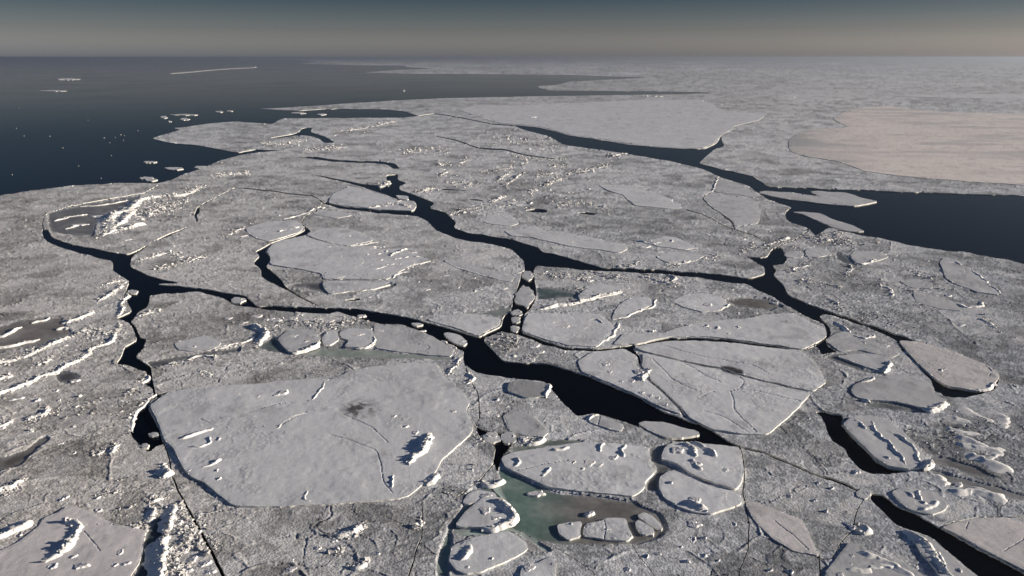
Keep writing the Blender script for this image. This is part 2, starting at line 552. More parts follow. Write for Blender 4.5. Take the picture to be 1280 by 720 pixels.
# floes: (label, freeboard m, whiteness, outline, ridges, hummocks, hairline cracks)
# ridge: (points, height m, half width m)   hummock: (u, v, half width in picture units, height m)
FLOES = [
 ('largest flat pale floe in the lower left with a sooty stain near its middle',0.75,0.755,
  [(211,491),(250,486),(320,481),(365,476),(395,474),(412,475),(429,470),(437,465),(467,459),(510,455),(545,455),(556,472),(577,490),(587,503),(582,515),(586,523),(592,532),(590,542),(572,559),(552,575),(545,590),(525,609),(511,621),(495,625),(460,628),(390,633),(320,635),(290,632),(275,620),(255,604),(237,596),(227,582),(217,562),(206,552),(198,530),(187,508)],
  [([(345,540),(355,530),(368,521),(383,516)],.5,.7),([(387,501),(402,487),(408,479),(413,475)],.5,.6),([(512,583),(518,577),(520,571),(521,562),(526,553),(535,542)],2.2,1.5),([(527,606),(536,600),(543,592)],1.3,1.6),
   ([(488,612),(487,605),(492,595)],.7,.6),([(220,549),(240,543),(252,540),(266,535)],1.0,1.0),([(236,562),(252,560),(261,555),(260,547)],1.0,.8),([(249,587),(260,582),(272,574)],1.1,.9),([(381,615),(382,622),(389,630)],.5,.6),([(257,499),(260,500),(268,501)],.6,.6)],
  [(352,493,6,1.5),(272,601,4,1.0),(269,590,4,.9),(271,550,5,.8),(505,535,5,.9),(519,542,4,.7),(492,522,3,.7),(322,497,3,.7),(566,515,4,.6),(298,494,3,.6),(235,590,3,.6)],
  [[(320,534),(350,533),(383,516)],[(412,545),(440,552),(470,565),(476,580),(480,605),(490,617)],[(430,520),(465,535),(485,555)],[(320,513),(350,505),(385,502)],[(250,525),(262,530)],[(265,536),(320,535)]]),
 ('far half of the round split floe, above its long straight crack',0.8,0.78,
  [(792,434.5),(815,430),(845,426.6),(900,428.4),(960,435.8),(1001,439.5),(1017,451),(1027,466),(1033,478),(1017,490),(960,477.8),(930,469.7),(902,461),(852,451),(803,439)],[],[],[[(830,433),(870,445),(905,452),(940,458),(960,468)]]),
 ('near half of the round split floe, with a bright right rim and branching hairline cracks',0.85,0.79,
  [(803,442),(852,453.4),(902,463.8),(930,472.5),(960,480.5),(1014,492.5),(997,512),(960,544),(927,544),(890,537),(880,532),(861,523),(852,510),(833,493),(813,475),(811,468),(802,458),(804,452)],[],[],
  [[(925,473),(930,479),(925,488),(912,490),(917,500),(917,512),(930,527),(945,541)],[(912,490),(890,491),(870,500)],[(925,488),(960,493),(1000,503)],[(880,515),(910,525),(935,542)],[(855,455),(880,470),(900,478)],[(815,450),(840,475),(870,490)]]),
 ('triangular pale floe left of the round split floe, dotted with small pits',0.7,0.78,
  [(722,452),(740,441),(780,437.5),(796,446),(797,457),(801,464),(810,477),(829,494),(848,512),(852,519),(830,512),(795,494),(765,480),(727,466)],
  [([(800,478),(806,474),(811,469),(811,462)],1.5,1.6)],[(756,457,4,.9),(761,466,3.5,.7),(798,466,7,1.6),(790,478,4,1.0),(801,492,4,.9),(812,496,4,.9),(822,499,3,.8),(830,507,4,.8),(776,478,3,.7)],[]),
 ('smooth pale floe beside the crowded narrow lead, one low drift on its top',0.6,0.78,
  [(656,399),(662,392),(702,393),(750,393),(765,407),(770,412),(757,425),(747,434),(710,432),(677,423),(652,414)],
  [([(735,402),(745,400),(757,405)],.7,.7)],[(705,409,6,.7),(728,411,4,.4),(690,404,3,.4)],[]),
 ('wide smooth floe behind the round split floe, its right tip against the lead',0.55,0.76,
  [(766,431),(780,418),(830,417),(847,411),(870,405),(900,401),(930,399),(960,394),(992,392),(1010,401),(1030,410),(1034,419),(1028,425),(1017,430),(1004,437),(960,430.5),(900,422.4),(860,420.5),(827,422.5),(795,431)],
  [([(750,429),(765,420),(770,412),(772,404)],.6,.7)],[(892,411,6,1.1),(881,408,4,.8),(920,410,5,.8),(910,418,2,.6),(773,412,3,.6),(814,414,3,.5),(860,407,3,.5),(1018,410,3,.4)],[]),
 ('small pointed floe with a pit, on the rubble right of the long white ridge',0.5,0.80,
  [(840,377),(855,370),(877,367),(902,370),(911,382),(900,389),(880,391),(855,385)],[([(901,386),(908,384),(911,380)],.8,.6)],[(884,382,6,.9)],[]),
 ('small pale floe with a bright curved edge, second right of the crowded narrow lead',0.5,0.79,
  [(775,380),(790,372),(812,372),(817,381),(800,388),(782,396),(764,401),(768,390)],[([(775,399),(792,392),(815,384),(818,374)],.7,.6)],[],[]),
 ('pale tilted floe resting behind the long white ridge near the middle lead',0.7,0.78,
  [(722,370),(735,360),(750,354),(775,360),(778,366),(740,375),(725,376)],[([(670,387),(690,384),(715,380),(745,372),(777,364)],1.5,1.3)],[],[]),
 ('large scored pale floe in the centre left, its right half broken by small ridges',0.6,0.78,
  [(333,314),(341,306),(357,300),(380,296),(405,303),(420,308),(440,310),(452,307),(475,312),(505,311),(510,314),(527,320),(540,327),(515,332),(492,345),(485,350),(432,349),(405,349),(402,342),(372,336),(337,331),(338,322)],
  [([(485,321),(497,316),(509,311)],1.2,.9),([(468,338),(478,335),(487,331)],.6,.6),([(490,348),(497,342),(510,340)],.5,.6),([(437,308),(455,306),(472,303)],.6,.6)],
  [(455,319,4,.9),(480,315,5,1.0),(495,324,4,.9),(450,330,4,.5),(425,321,2,.7),(411,309,3,.5),(462,310,6,.8),(514,330,4,.6),(424,326,2,.5),(475,309,4,.7),(505,322,4,.8),(475,326,3,.7),(520,321,3,.7),(488,331,3,.7),(463,331,4,.6),(470,318,4,.9),(515,316,4,.8),(498,331,3,.7),(446,312,3,.6),(508,336,3,.6),(478,340,3,.5)],[[(405,350),(440,345),(455,350)]]),
 ('smooth pale floe just above the large scored floe, its upper edge curved',0.5,0.77,
  [(382,293),(402,286),(427,285),(445,289),(465,297),(466,302),(437,307.5),(420,305.5),(397,300)],[],[(436,296,2,.3)],[[(430,298),(440,294)]]),
 ('long smooth wedge floe at the near edge of the large scored floe',0.6,0.79,
  [(403,353),(415,351.5),(460,353),(490,356),(470,362),(412,368),(405,361)],[],[(415,365,1.5,.5)],[]),
 ('small square floe between the large scored floe and the smooth wedge floe',0.55,0.80,
  [(405,342),(415,339),(428,343),(432,346),(420,349),(406,348.5)],[],[(405,341,3,.7)],[]),
 ('pale floe with a slanting bright ridge at the top of the small crooked lead',0.6,0.76,
  [(310,292),(307,285),(320,281),(335,277),(372,276),(380,285),(374,291),(335,302),(318,297)],[([(347,291),(358,288),(368,286),(380,283.5)],1.2,1.1)],[(328,290,4,.5)],[]),
 ('small smooth floe beneath the crack that meets the middle lead',0.4,0.73,
  [(390,267.5),(402,262),(437,266.5),(440,269),(420,273)],[([(355,274),(372,270),(388,264),(402,257)],1.1,.9)],[],[]),
 ('flat floe jutting into the middle lead, white ridge on its near side',0.7,0.77,
  [(410,254),(416,242),(437,233),(460,238),(480,244.5),(492,251),(505,251),(517,252),(521,257),(517,264),(470,262),(450,259),(427,257)],[([(462,261),(472,258),(485,256),(500,256),(514,262)],1.8,2.0)],[(478,258,4,1.3),(497,252,3,1.0),(508,258,4,1.2)],[]),
 ('little loose floe in the middle lead, touching the ridged floe',0.4,0.75,[(494,244),(510,245),(511,250.5),(499,249)],[],[],[]),
 ('long pale floe lying along the north bank of the middle lead',0.55,0.76,
  [(630,289),(662,286),(690,289),(715,292),(760,302),(784,307),(784,312),(775,316),(750,313),(710,308),(665,297),(640,295)],[],[(712,303,5,.5),(768,310,1.5,.5)],[[(665,297),(710,309),(755,314)]]),
 ('small flat floe behind the long pale floe of the north bank',0.4,0.75,[(652,287.5),(664,283),(684,288),(678,290)],[],[],[]),
 ('stepped smooth floe high in the middle of the wide ridged ice sheet',0.55,0.79,
  [(747,231),(780,231),(812,240),(835,247),(852,256),(852,260),(838,261),(795,257),(781,247),(778,243),(760,239)],[],[],[[(781,242),(812,242)],[(838,248),(845,256),(855,258)]]),
 ('broad smooth floe under the fine crack below the dark lead bend',0.45,0.66,
  [(878,247),(890,242),(922,245.5),(945,251),(951,265),(948,279),(919,284),(916,277),(900,265.5),(886,256)],[],[(932,264,2,.5)],[[(900,250),(925,253),(945,258)]]),
 ('rough sloping floe at the tip just below the dark lead bend',0.5,0.60,
  [(899,223),(934,233),(945,248),(922,243.5),(892,240)],[([(890,240),(894,230),(897,222)],.8,.7)],[],[]),
 ('small oval pale floe against the north bank of the middle lead bend',0.5,0.78,[(602,276),(610,271),(622,268),(640,270),(650,279),(640,283),(610,280)],[],[],[]),
 ('white hummocky floe with deep blue shadow near the right end of the middle lead',0.6,0.78,
  [(812,301),(830,296),(845,297),(862,305),(874,310),(855,313),(835,310),(820,308)],[([(790,300),(805,303),(833,306)],1.0,1.0)],[(816,304,8,1.1),(836,302,6,1.0),(806,309,6,.8)],[]),
 ('low ragged floe just below the white hummocky floe',0.45,0.72,[(820,322),(830,316.5),(860,316),(882,320),(867,327),(835,329.5)],[([(835,331.5),(850,330),(864,325.5)],.9,.8)],[(852,320,4,.5)],[]),
 ('flat lens-shaped floe in the rubbly wedge below the middle lead',0.35,0.68,
  [(553,326),(566,325),(585,330),(615,338),(645,346),(640,353),(607,346),(575,337)],[],[],[[(560,330),(600,342),(640,357)]]),
 ('smooth pale floe at the corner where the left lead meets the crowded narrow lead',0.5,0.76,
  [(534,400),(565,392),(600,394),(626,398),(624,407),(597,420),(571,411),(548,405)],[],[(596,398,6,.5)],[]),
 ('tiny pale floe floating in the left lead, first of two below the corner floe',0.35,0.72,[(513,404.5),(525,404),(530,406),(519,408.3)],[],[],[]),
 ('oval floe floating in the left lead just above its wide black basin',0.45,0.72,[(554,417),(562,416),(577,421),(585,429),(580,433),(570,430.5),(558,423)],[],[(577,427,4,.6)],[]),
 ('broad thin grey floe with faint bands above the largest flat floe',0.3,0.62,
  [(467,407),(502,408),(530,416),(560,432),(568,436),(565,446),(525,443),(495,440),(470,436),(468,420)],[],[(474,414,6,.5),(528,414,3,.4)],[[(510,430),(535,432),(537,436),(520,439)]]),
 ('rough lifted slab with a dark green notch on its left, below the left lead',1.1,0.62,
  [(347,425),(356,417),(372,413),(393,413),(402,424),(398,430),(385,437),(370,441),(362,442),(352,432)],[([(365,441),(378,440),(392,436),(402,429)],1.5,1.1)],[(378,428,6,.6),(366,422,5,.5),(392,421,5,.5)],[]),
 ('small smooth slab just right of the rough lifted slab',1.0,0.76,[(402,424),(410,415),(422,415),(424,425),(415,432),(405,433)],[],[],[]),
 ('rumpled pale slab ending in a dark notch, third of the row below the left lead',0.9,0.74,
  [(424,416),(440,411.5),(467,413),(469,433),(455,436),(430,435),(437,426),(427,424)],[([(445,437),(458,435),(468,430),(466,421)],.7,.6)],[(447,420,6,.6),(463,432,4,.6)],[]),
 ('half-moon smooth floe on the sheet between left lead and largest floe',0.45,0.70,
  [(217,429),(237,424),(257,420),(277,428),(272,434),(262,438),(240,440),(222,437)],[([(262,436),(285,432),(300,429),(320,420)],.9,1.0)],[(240,434,5,.5)],[]),
 ('brownish smooth floe in the lower left corner with a high broken ridge across it',0.5,0.70,
  [(-120,705),(0,690),(22,679),(48,660),(55,648),(66,644),(87,633),(109,639),(142,656),(164,661),(183,664),(179,685),(175,703),(163,722),(140,770),(-150,770)],
  [([(48,704),(56,698),(66,691),(80,682),(87,668),(94,659),(80,650)],1.9,1.4),([(-30,690),(0,672),(15,661),(30,650)],2.2,1.7)],
  [(92,697,4,.9),(100,709,7,1.2),(66,709,6,1.1),(150,692,5,.9),(157,706,4,.9),(144,707,4,.8),(118,684,3,.5)],[[(110,657),(142,656.5)],[(105,665),(125,690)]]),
 ('pale floe with a bright curved near edge, at the bottom left of the teal slush',0.8,0.76,
  [(565,684),(589,675),(627,667),(638,667),(658,680),(661,688),(649,696),(624,707),(604,716),(582,719),(569,713),(561,702)],[([(571,702),(582,691),(593,684)],1.2,1.1)],[(612,701,4,.8),(583,711,3,.5)],[]),
 ('raised floe with a bright wall on its right, on the left of the teal slush',0.9,0.76,
  [(569,658),(580,642),(595,630),(604,622),(620,621),(628,632),(636,645),(632,656),(604,661),(578,661)],[([(600,660),(615,658),(627,655),(637,648),(634,636),(625,624)],1.6,1.2)],[(606,640,8,.9),(618,650,5,.8)],[]),
 ('small floe with a scalloped hollow, just behind the raised floe by the teal slush',0.7,0.72,
  [(578,629),(585,618),(600,614),(618,617),(622,624),(605,627),(593,629),(585,632)],[([(602,608),(612,607),(621,604),(622,600)],1.2,1.0)],[(607,621,6,.9)],[]),
 ('ragged floe cut by the bottom edge, near the raised floe and the teal slush',0.7,0.74,[(651,714),(655,707),(671,705),(689,697),(695,704),(694,722),(690,745),(648,745)],[],[(662,712,8,.8)],[]),
 ('long pale floe above the teal slush, small pits on top and a stepped right end',0.85,0.79,
  [(627,576),(629,571),(640,567),(685,560),(710,556),(735,553),(780,557),(809,560),(812,572),(812,582),(818,586),(818,593),(806,604),(806,612),(792,622),(725,615),(685,610),(665,600),(644,591),(632,585)],
  [([(674,597),(680,593),(683,585)],1.0,.8),([(693,567),(701,564),(709,559)],1.1,1.0),([(750,555),(751,561),(753,567)],.7,.6),([(777,573),(779,564),(782,557)],.9,.6),([(640,585),(650,579),(648,573)],.8,.7)],
  [(766,574,5,1.0),(735,581,7,.6),(722,588,6,.5),(748,583,5,.6),(715,580,4,.5)],[[(642,590),(680,582),(710,577)]]),
 ('hummocky floe with a sharp bright right edge beside the end of the wide black lead',1.1,0.77,
  [(826,575),(831,560),(842,555),(880,557),(920,560),(926,567),(930,590),(926,606),(920,613),(890,604),(865,594),(848,582)],
  [([(852,556),(862,563),(866,574)],1.3,1.2),([(860,556),(872,560),(885,568),(894,574)],1.1,1.0),([(862,576),(872,585),(880,590)],1.0,1.0)],[(845,565,8,1.2),(870,582,5,.9),(907,590,4,.6)],[]),
 ('pale floe with a rounded left end, directly below the hummocky bright-edged floe',0.9,0.78,
  [(824,599),(835,590),(847,591),(880,607),(915,616),(926,620),(927,631),(915,636),(890,644),(866,641),(850,635),(830,624),(824,612)],[([(857,626),(866,633),(873,638),(884,641)],1.6,1.3)],[(837,606,3,1.3),(868,628,7,1.0),(899,618,6,.4),(904,625,4,.4)],[]),
 ('small rounded floe with a notch, leftmost of the raft in the grey slush',0.5,0.76,[(696,657),(712,653),(728,653),(725,665),(726,672),(710,676),(699,668)],[],[(712,656,3,.6)],[]),
 ('double floe with a seam across it, middle of the raft in the grey slush',0.5,0.77,[(732,656),(755,651),(757,648.5),(782,649),(786,662),(791,671),(785,677),(755,675),(730,671),(728,664)],[],[(756,663,3,.5),(785,671,5,.4)],[[(755,651),(757,662),(755,675)]]),
 ('small wedge floe with a straight seam, top right of the raft in the grey slush',0.5,0.76,[(796,645),(805,641.5),(815,645),(829,660),(827,664),(810,656)],[],[],[]),
 ('small ragged floe, lower right of the raft in the grey slush',0.5,0.75,[(794,653),(799,651),(818,662),(817,668),(805,670),(796,662)],[],[],[]),
 ('pinkish leaf-shaped floe outlined by black cracks at the lower right',0.4,0.68,[(932,630),(938,627),(960,634),(977,641),(1002,650),(1024,696),(990,689),(967,675),(940,648)],[],[(960,642,2,.4)],[[(968,652),(990,668),(1010,688)]]),
 ('large pinkish brushed-looking floe against the lower right edge of the photo',0.55,0.66,
  [(1177,660),(1190,655.5),(1222,649.5),(1257,648.5),(1290,657),(1360,670),(1400,760),(1300,722),(1262,704),(1235,690.5),(1198,670)],[],[],[[(1210,655),(1207,662)],[(1255,690),(1280,675)]]),
 ('oval floe with a frosty ridge and dark hollow beside the long lead',0.6,0.62,
  [(1114,616),(1130,609.5),(1160,615),(1177,622),(1186,631),(1182,639),(1165,645),(1135,637),(1121,626)],[([(1152,641),(1160,636),(1166,631),(1166,625)],.9,.9),([(1142,613),(1146,622),(1150,628)],.8,.9)],[(1133,619,7,.9),(1150,630,6,.9)],[]),
 ('tilted streaked slab wedged at the near bank of the long lead, bottom right',0.9,0.52,
  [(1136,664),(1162,673),(1185,692),(1210,713),(1224,724),(1262,760),(1200,770),(1170,715),(1150,692)],[([(1136,663),(1150,675),(1170,700),(1190,725)],1.3,1.0),([(1168,690),(1172,705),(1176,722)],.8,.8)],[(1198,716,5,1.0)],[]),
 ('sculpted high floe with two long white crests by the lower right pool',1.3,0.62,
  [(1053,532),(1066,523),(1090,521),(1112,527),(1132,545),(1148,560),(1157,577),(1150,587),(1137,588.5),(1110,584.5),(1094,575),(1076,556),(1060,540)],
  [([(1086,527),(1096,543),(1104,553),(1118,568),(1136,585)],.9,.75),([(1113,541),(1124,549),(1133,556),(1146,572),(1154,584)],.9,.75),([(1147,587),(1153,583),(1156,576)],1.8,1.2),([(1065,527),(1072,531),(1080,540)],.8,.8)],[(1105,575,4,.9)],[]),
 ('oval rubbly floe ringed by shadow, below the pointed floe on the right',0.8,0.55,
  [(1063,490),(1067,482),(1090,472),(1120,470),(1150,473),(1166,483),(1169,495),(1184,502),(1157,512),(1120,503),(1083,501),(1070,497)],[([(1157,516),(1170,511),(1185,505)],1.6,1.3),([(1078,480),(1085,475),(1092,472)],.7,.7),([(1077,500),(1085,502),(1087,504)],.9,.8)],[],[]),
 ('small flat floe with a bright stub at its right end',0.7,0.66,[(1046,446),(1070,443),(1110,445),(1112,455),(1107,466),(1080,459)],[([(1106,467),(1109,460),(1110,452)],1.4,.9)],[],[]),
 ('low grey crumpled floe by the bend of the right lead',0.5,0.60,
  [(1031,426),(1040,420),(1055,415),(1075,420),(1100,425),(1120,432),(1124,443),(1115,447),(1075,438),(1050,440)],[([(1040,402),(1055,409),(1062,417)],.8,.9),([(1065,421),(1078,424),(1092,421)],.9,.9)],[(1078,429,5,.7),(1105,433,5,.7),(1090,420,4,.7)],[]),
 ('pointed pinkish floe over the black pool at right, near edge bright',0.8,0.68,
  [(1123,427),(1150,428.5),(1192,440),(1235,458),(1250,469),(1246,477),(1240,482),(1234,487),(1220,489.5),(1185,484),(1170,475),(1147,455),(1132,438)],[([(1222,490),(1235,487),(1242,479)],.9,.8)],[(1173,464,4,1.0),(1180,463,2,.6),(1175,452,1.5,.4),(1235,466,4,.5)],[[(1228,455),(1240,465),(1236,472)]]),
 ('kite-shaped smooth floe with a thin bright right edge, near the right lead',0.6,0.60,
  [(1174,328),(1180,322),(1200,327),(1203,333),(1215,338),(1232,352),(1250,369),(1225,366),(1200,358),(1182,348),(1178,336)],[([(1185,329),(1196,328),(1202,332)],.9,.9),([(1215,338),(1231,352),(1251,369)],.5,.6)],[],[[(1182,342),(1205,345)]]),
 ('small grey floe left of the kite-shaped floe',0.5,0.58,[(1124,352),(1145,348),(1166,354),(1166,361),(1140,360)],[],[],[]),
 ('flat grey floe below the kite-shaped floe',0.5,0.58,[(1141,366),(1160,367),(1192,377),(1204,389),(1175,387),(1145,377)],[([(1195,380),(1208,384),(1224,382),(1226,377)],.6,.8)],[],[]),
 ('round pale floe at the corner of the right lead, next to the broken white rubble',0.5,0.64,[(1006,313),(1015,309),(1035,312),(1041,319),(1025,322),(1008,322)],[],[],[]),
 ('small square floe between the lead junction and the round pale floe',0.45,0.62,[(979,318),(990,314),(1004,314),(1004,322),(985,322.5)],[],[],[]),
 ('small floe with a white curled near edge beside the wide dark water',0.6,0.64,[(1062,320),(1068,315),(1100,314),(1112,321),(1096,327),(1071,330)],[([(1070,331),(1083,329),(1096,325)],1.3,1.2)],[(1102,318,5,.8)],[]),
 ('smooth grey-green slab with long soft folds at the bottom edge',0.6,0.50,
  [(1062,678),(1098,694),(1130,704),(1158,722),(1190,770),(1010,770),(1034,714)],[([(1066,690),(1090,699),(1115,708),(1142,728)],.8,1.3),([(1056,709),(1085,712),(1122,711)],.7,.9)],[(1064,696,4,.8),(1050,722,6,.9)],[]),
 ('long sliver floe with a pointed tail in the wide dark water',0.5,0.62,[(947,240),(960,239),(990,241),(1012,244),(1027,246.5),(1012,240.5),(1020,239),(1042,240.5),(1057,241),(1077,247.5),(1098,252.5),(1070,257.5),(1042,256),(1010,252),(985,249.5),(962,245)],[],[],[]),
 ('slim slanted floe in the wide dark water, below the long sliver floe',0.5,0.62,[(990,265),(1003,265),(1027,267),(1042,275),(1065,282),(1081,289.5),(1072,290.5),(1052,288),(1035,282),(1018,274),(1004,268)],[],[],[]),
 ('smooth grey lens floating in the wide black lead, its near end pointed',0.6,0.62,[(797,530.5),(805,527.5),(830,528.5),(873,540),(875,545),(837,549.5),(815,541)],[],[],[]),
 ('glassy green-edged floe lying against the near bank of the wide black lead',0.5,0.62,[(735,527),(742,519),(760,523),(780,532),(777,540),(760,537),(745,532)],[([(735,526),(740,519),(748,518)],.7,.7)],[],[[(750,521),(747,532)]]),
 ('smooth grey floe left of the green-edged floe, cut into the near bank rubble',0.45,0.60,[(628,520),(640,514),(660,515),(672,527),(686,541),(680,547),(655,545),(636,538)],[],[(655,549,6,.9)],[]),
 ('square slab with a bright right rim at the corner of the wide black lead',1.0,0.42,[(634,490),(636,479),(650,477),(681,480),(683,487),(681,497),(658,498)],[([(682,498),(686,490),(684,481)],.8,.7)],[],[]),
 ('wide smooth far floe stretching over the crooked far lead',0.6,0.76,
  [(572,137),(595,131.5),(640,132),(690,130),(790,125.3),(875,124.5),(895,132),(905,140),(960,141),(950,150),(917,158),(915,162),(902,169),(893,178),(882,185),(852,185),(815,183),(780,179),(745,173),(710,168),(677,158.5),(640,155),(620,153),(602,147)],[],[(900,131.5,3,2.5),(664,147,4,3)],[[(870,140),(890,145),(960,146)],[(838,165),(880,158),(905,157)]]),
 ('wide beige wind-scoured far floe at the right edge',0.6,0.86,
  [(985,176),(995,168),(1012,162),(1060,159.5),(1040,148),(1060,138),(1080,134),(1110,132.5),(1172,140),(1280,142.5),(1500,148),(1560,240),(1400,236),(1280,231.5),(1210,227),(1125,220),(1080,214),(1047,202),(1010,196),(988,190)],[],[],[[(1195,174),(1215,174),(1240,180)]]),
 ('bright far streak of ice close under the horizon, at the right edge',0.6,0.74,[(1112,120),(1185,117.5),(1280,118),(1420,118.5),(1420,124.5),(1280,124),(1185,122.5)],[],[],[]),
 ('short bright far streak of ice left of the long streak under the horizon',0.6,0.72,[(992,122.3),(1021,121),(1067,124),(1030,125)],[],[],[]),
 ('long thin far strip of ice alone on the dark sea',0.5,0.50,[(204,92),(250,87.8),(287,85),(320,83),(322,84.4),(275,87),(225,91.4)],[],[],[]),
]
# loose pieces on the open water: (label, u, v, half width, half height in picture units)
BITS = [
 ('tiny bright far floe alone on the dark sea, left of the long thin strip',85,98.8,15,1.2),
 ('faint thin far floe near the left edge of the dark sea',66,113.5,19,.8),
 ('small hooked floe off the tip of the pack, left of the thin bar floe',205,146.5,5,1.8),
 ('thin bar-shaped floe off the tip of the pack',231,143.4,17,1.0),
 ('small flat floe just under the thin bar-shaped floe',231,149,6,1.3),
 ('speck of ice left of the flat floe at the tip of the pack',212,151.7,2.5,.8),
 ('pair of slivers, the left one, above the tip of the pack',274,139.6,6,.9),
 ('pair of slivers, the right one, above the tip of the pack',287,138.8,4,.9),
 ('small flat floe off the south shore of the pack tip',188,202.6,9,1.2),
 ('flat ragged floe nearest the shore south of the pack tip',217,210.7,12,1.8),
 ('grey floe touching the dark channel south of the pack tip',250,209,8,1.8),
 ('cluster floe at the shore of the left ice sheet, upper piece',183,222.5,9,1.6),
 ('cluster floe at the shore of the left ice sheet, lower piece',189,225,8,1.6),
 ('lone white speck far out in the strait',505,113.2,1.6,1.0),
 ('sliver of ice in the narrow far bay, left piece',373,141.2,10,1.0),
 ('sliver of ice in the narrow far bay, right piece',402,142.9,6,1.0),
 ('small grey floe inside the left lead basin',166,365,7,2.4),
 ('pale block jammed at the end of the left lead narrows',297,375.5,10,4),
 ('pale scrap of ice in the black pool left of the largest floe',192,543.5,7,2.5),
 ('lump of ice at the bottom of the pool left of the largest floe',181,558,6,3),
 ('round grey floe, topmost in the crowded narrow lead',660,345,8,6),
 ('large round floe with a pale centre in the crowded narrow lead',656,371,14,15),
 ('flat white floe at the lower end of the crowded narrow lead',646,391,8,4),
 ('small floe against the left bank of the crowded narrow lead',645,400,6,4.5),
 ('small dark floe at the foot of the crowded narrow lead',644,411,6,4),
 ('round speckled floe, left of two in the small dark pool',615,547.5,11,8),
 ('pale round floe, right of two in the small dark pool',637,548,11,8),
 ('round rubbly floe wedged across the long lead at lower right',1080,618.5,10,6),
]
SPECKS = [(130,172),(151,168),(155,169),(144,171.5),(154,175),(172,163),(137,178),(78,184.5),(24,135),(15,218),(30,169.5),(62,170),(126,222.5),(139,194),(20,160),(98,207),(110,150)]
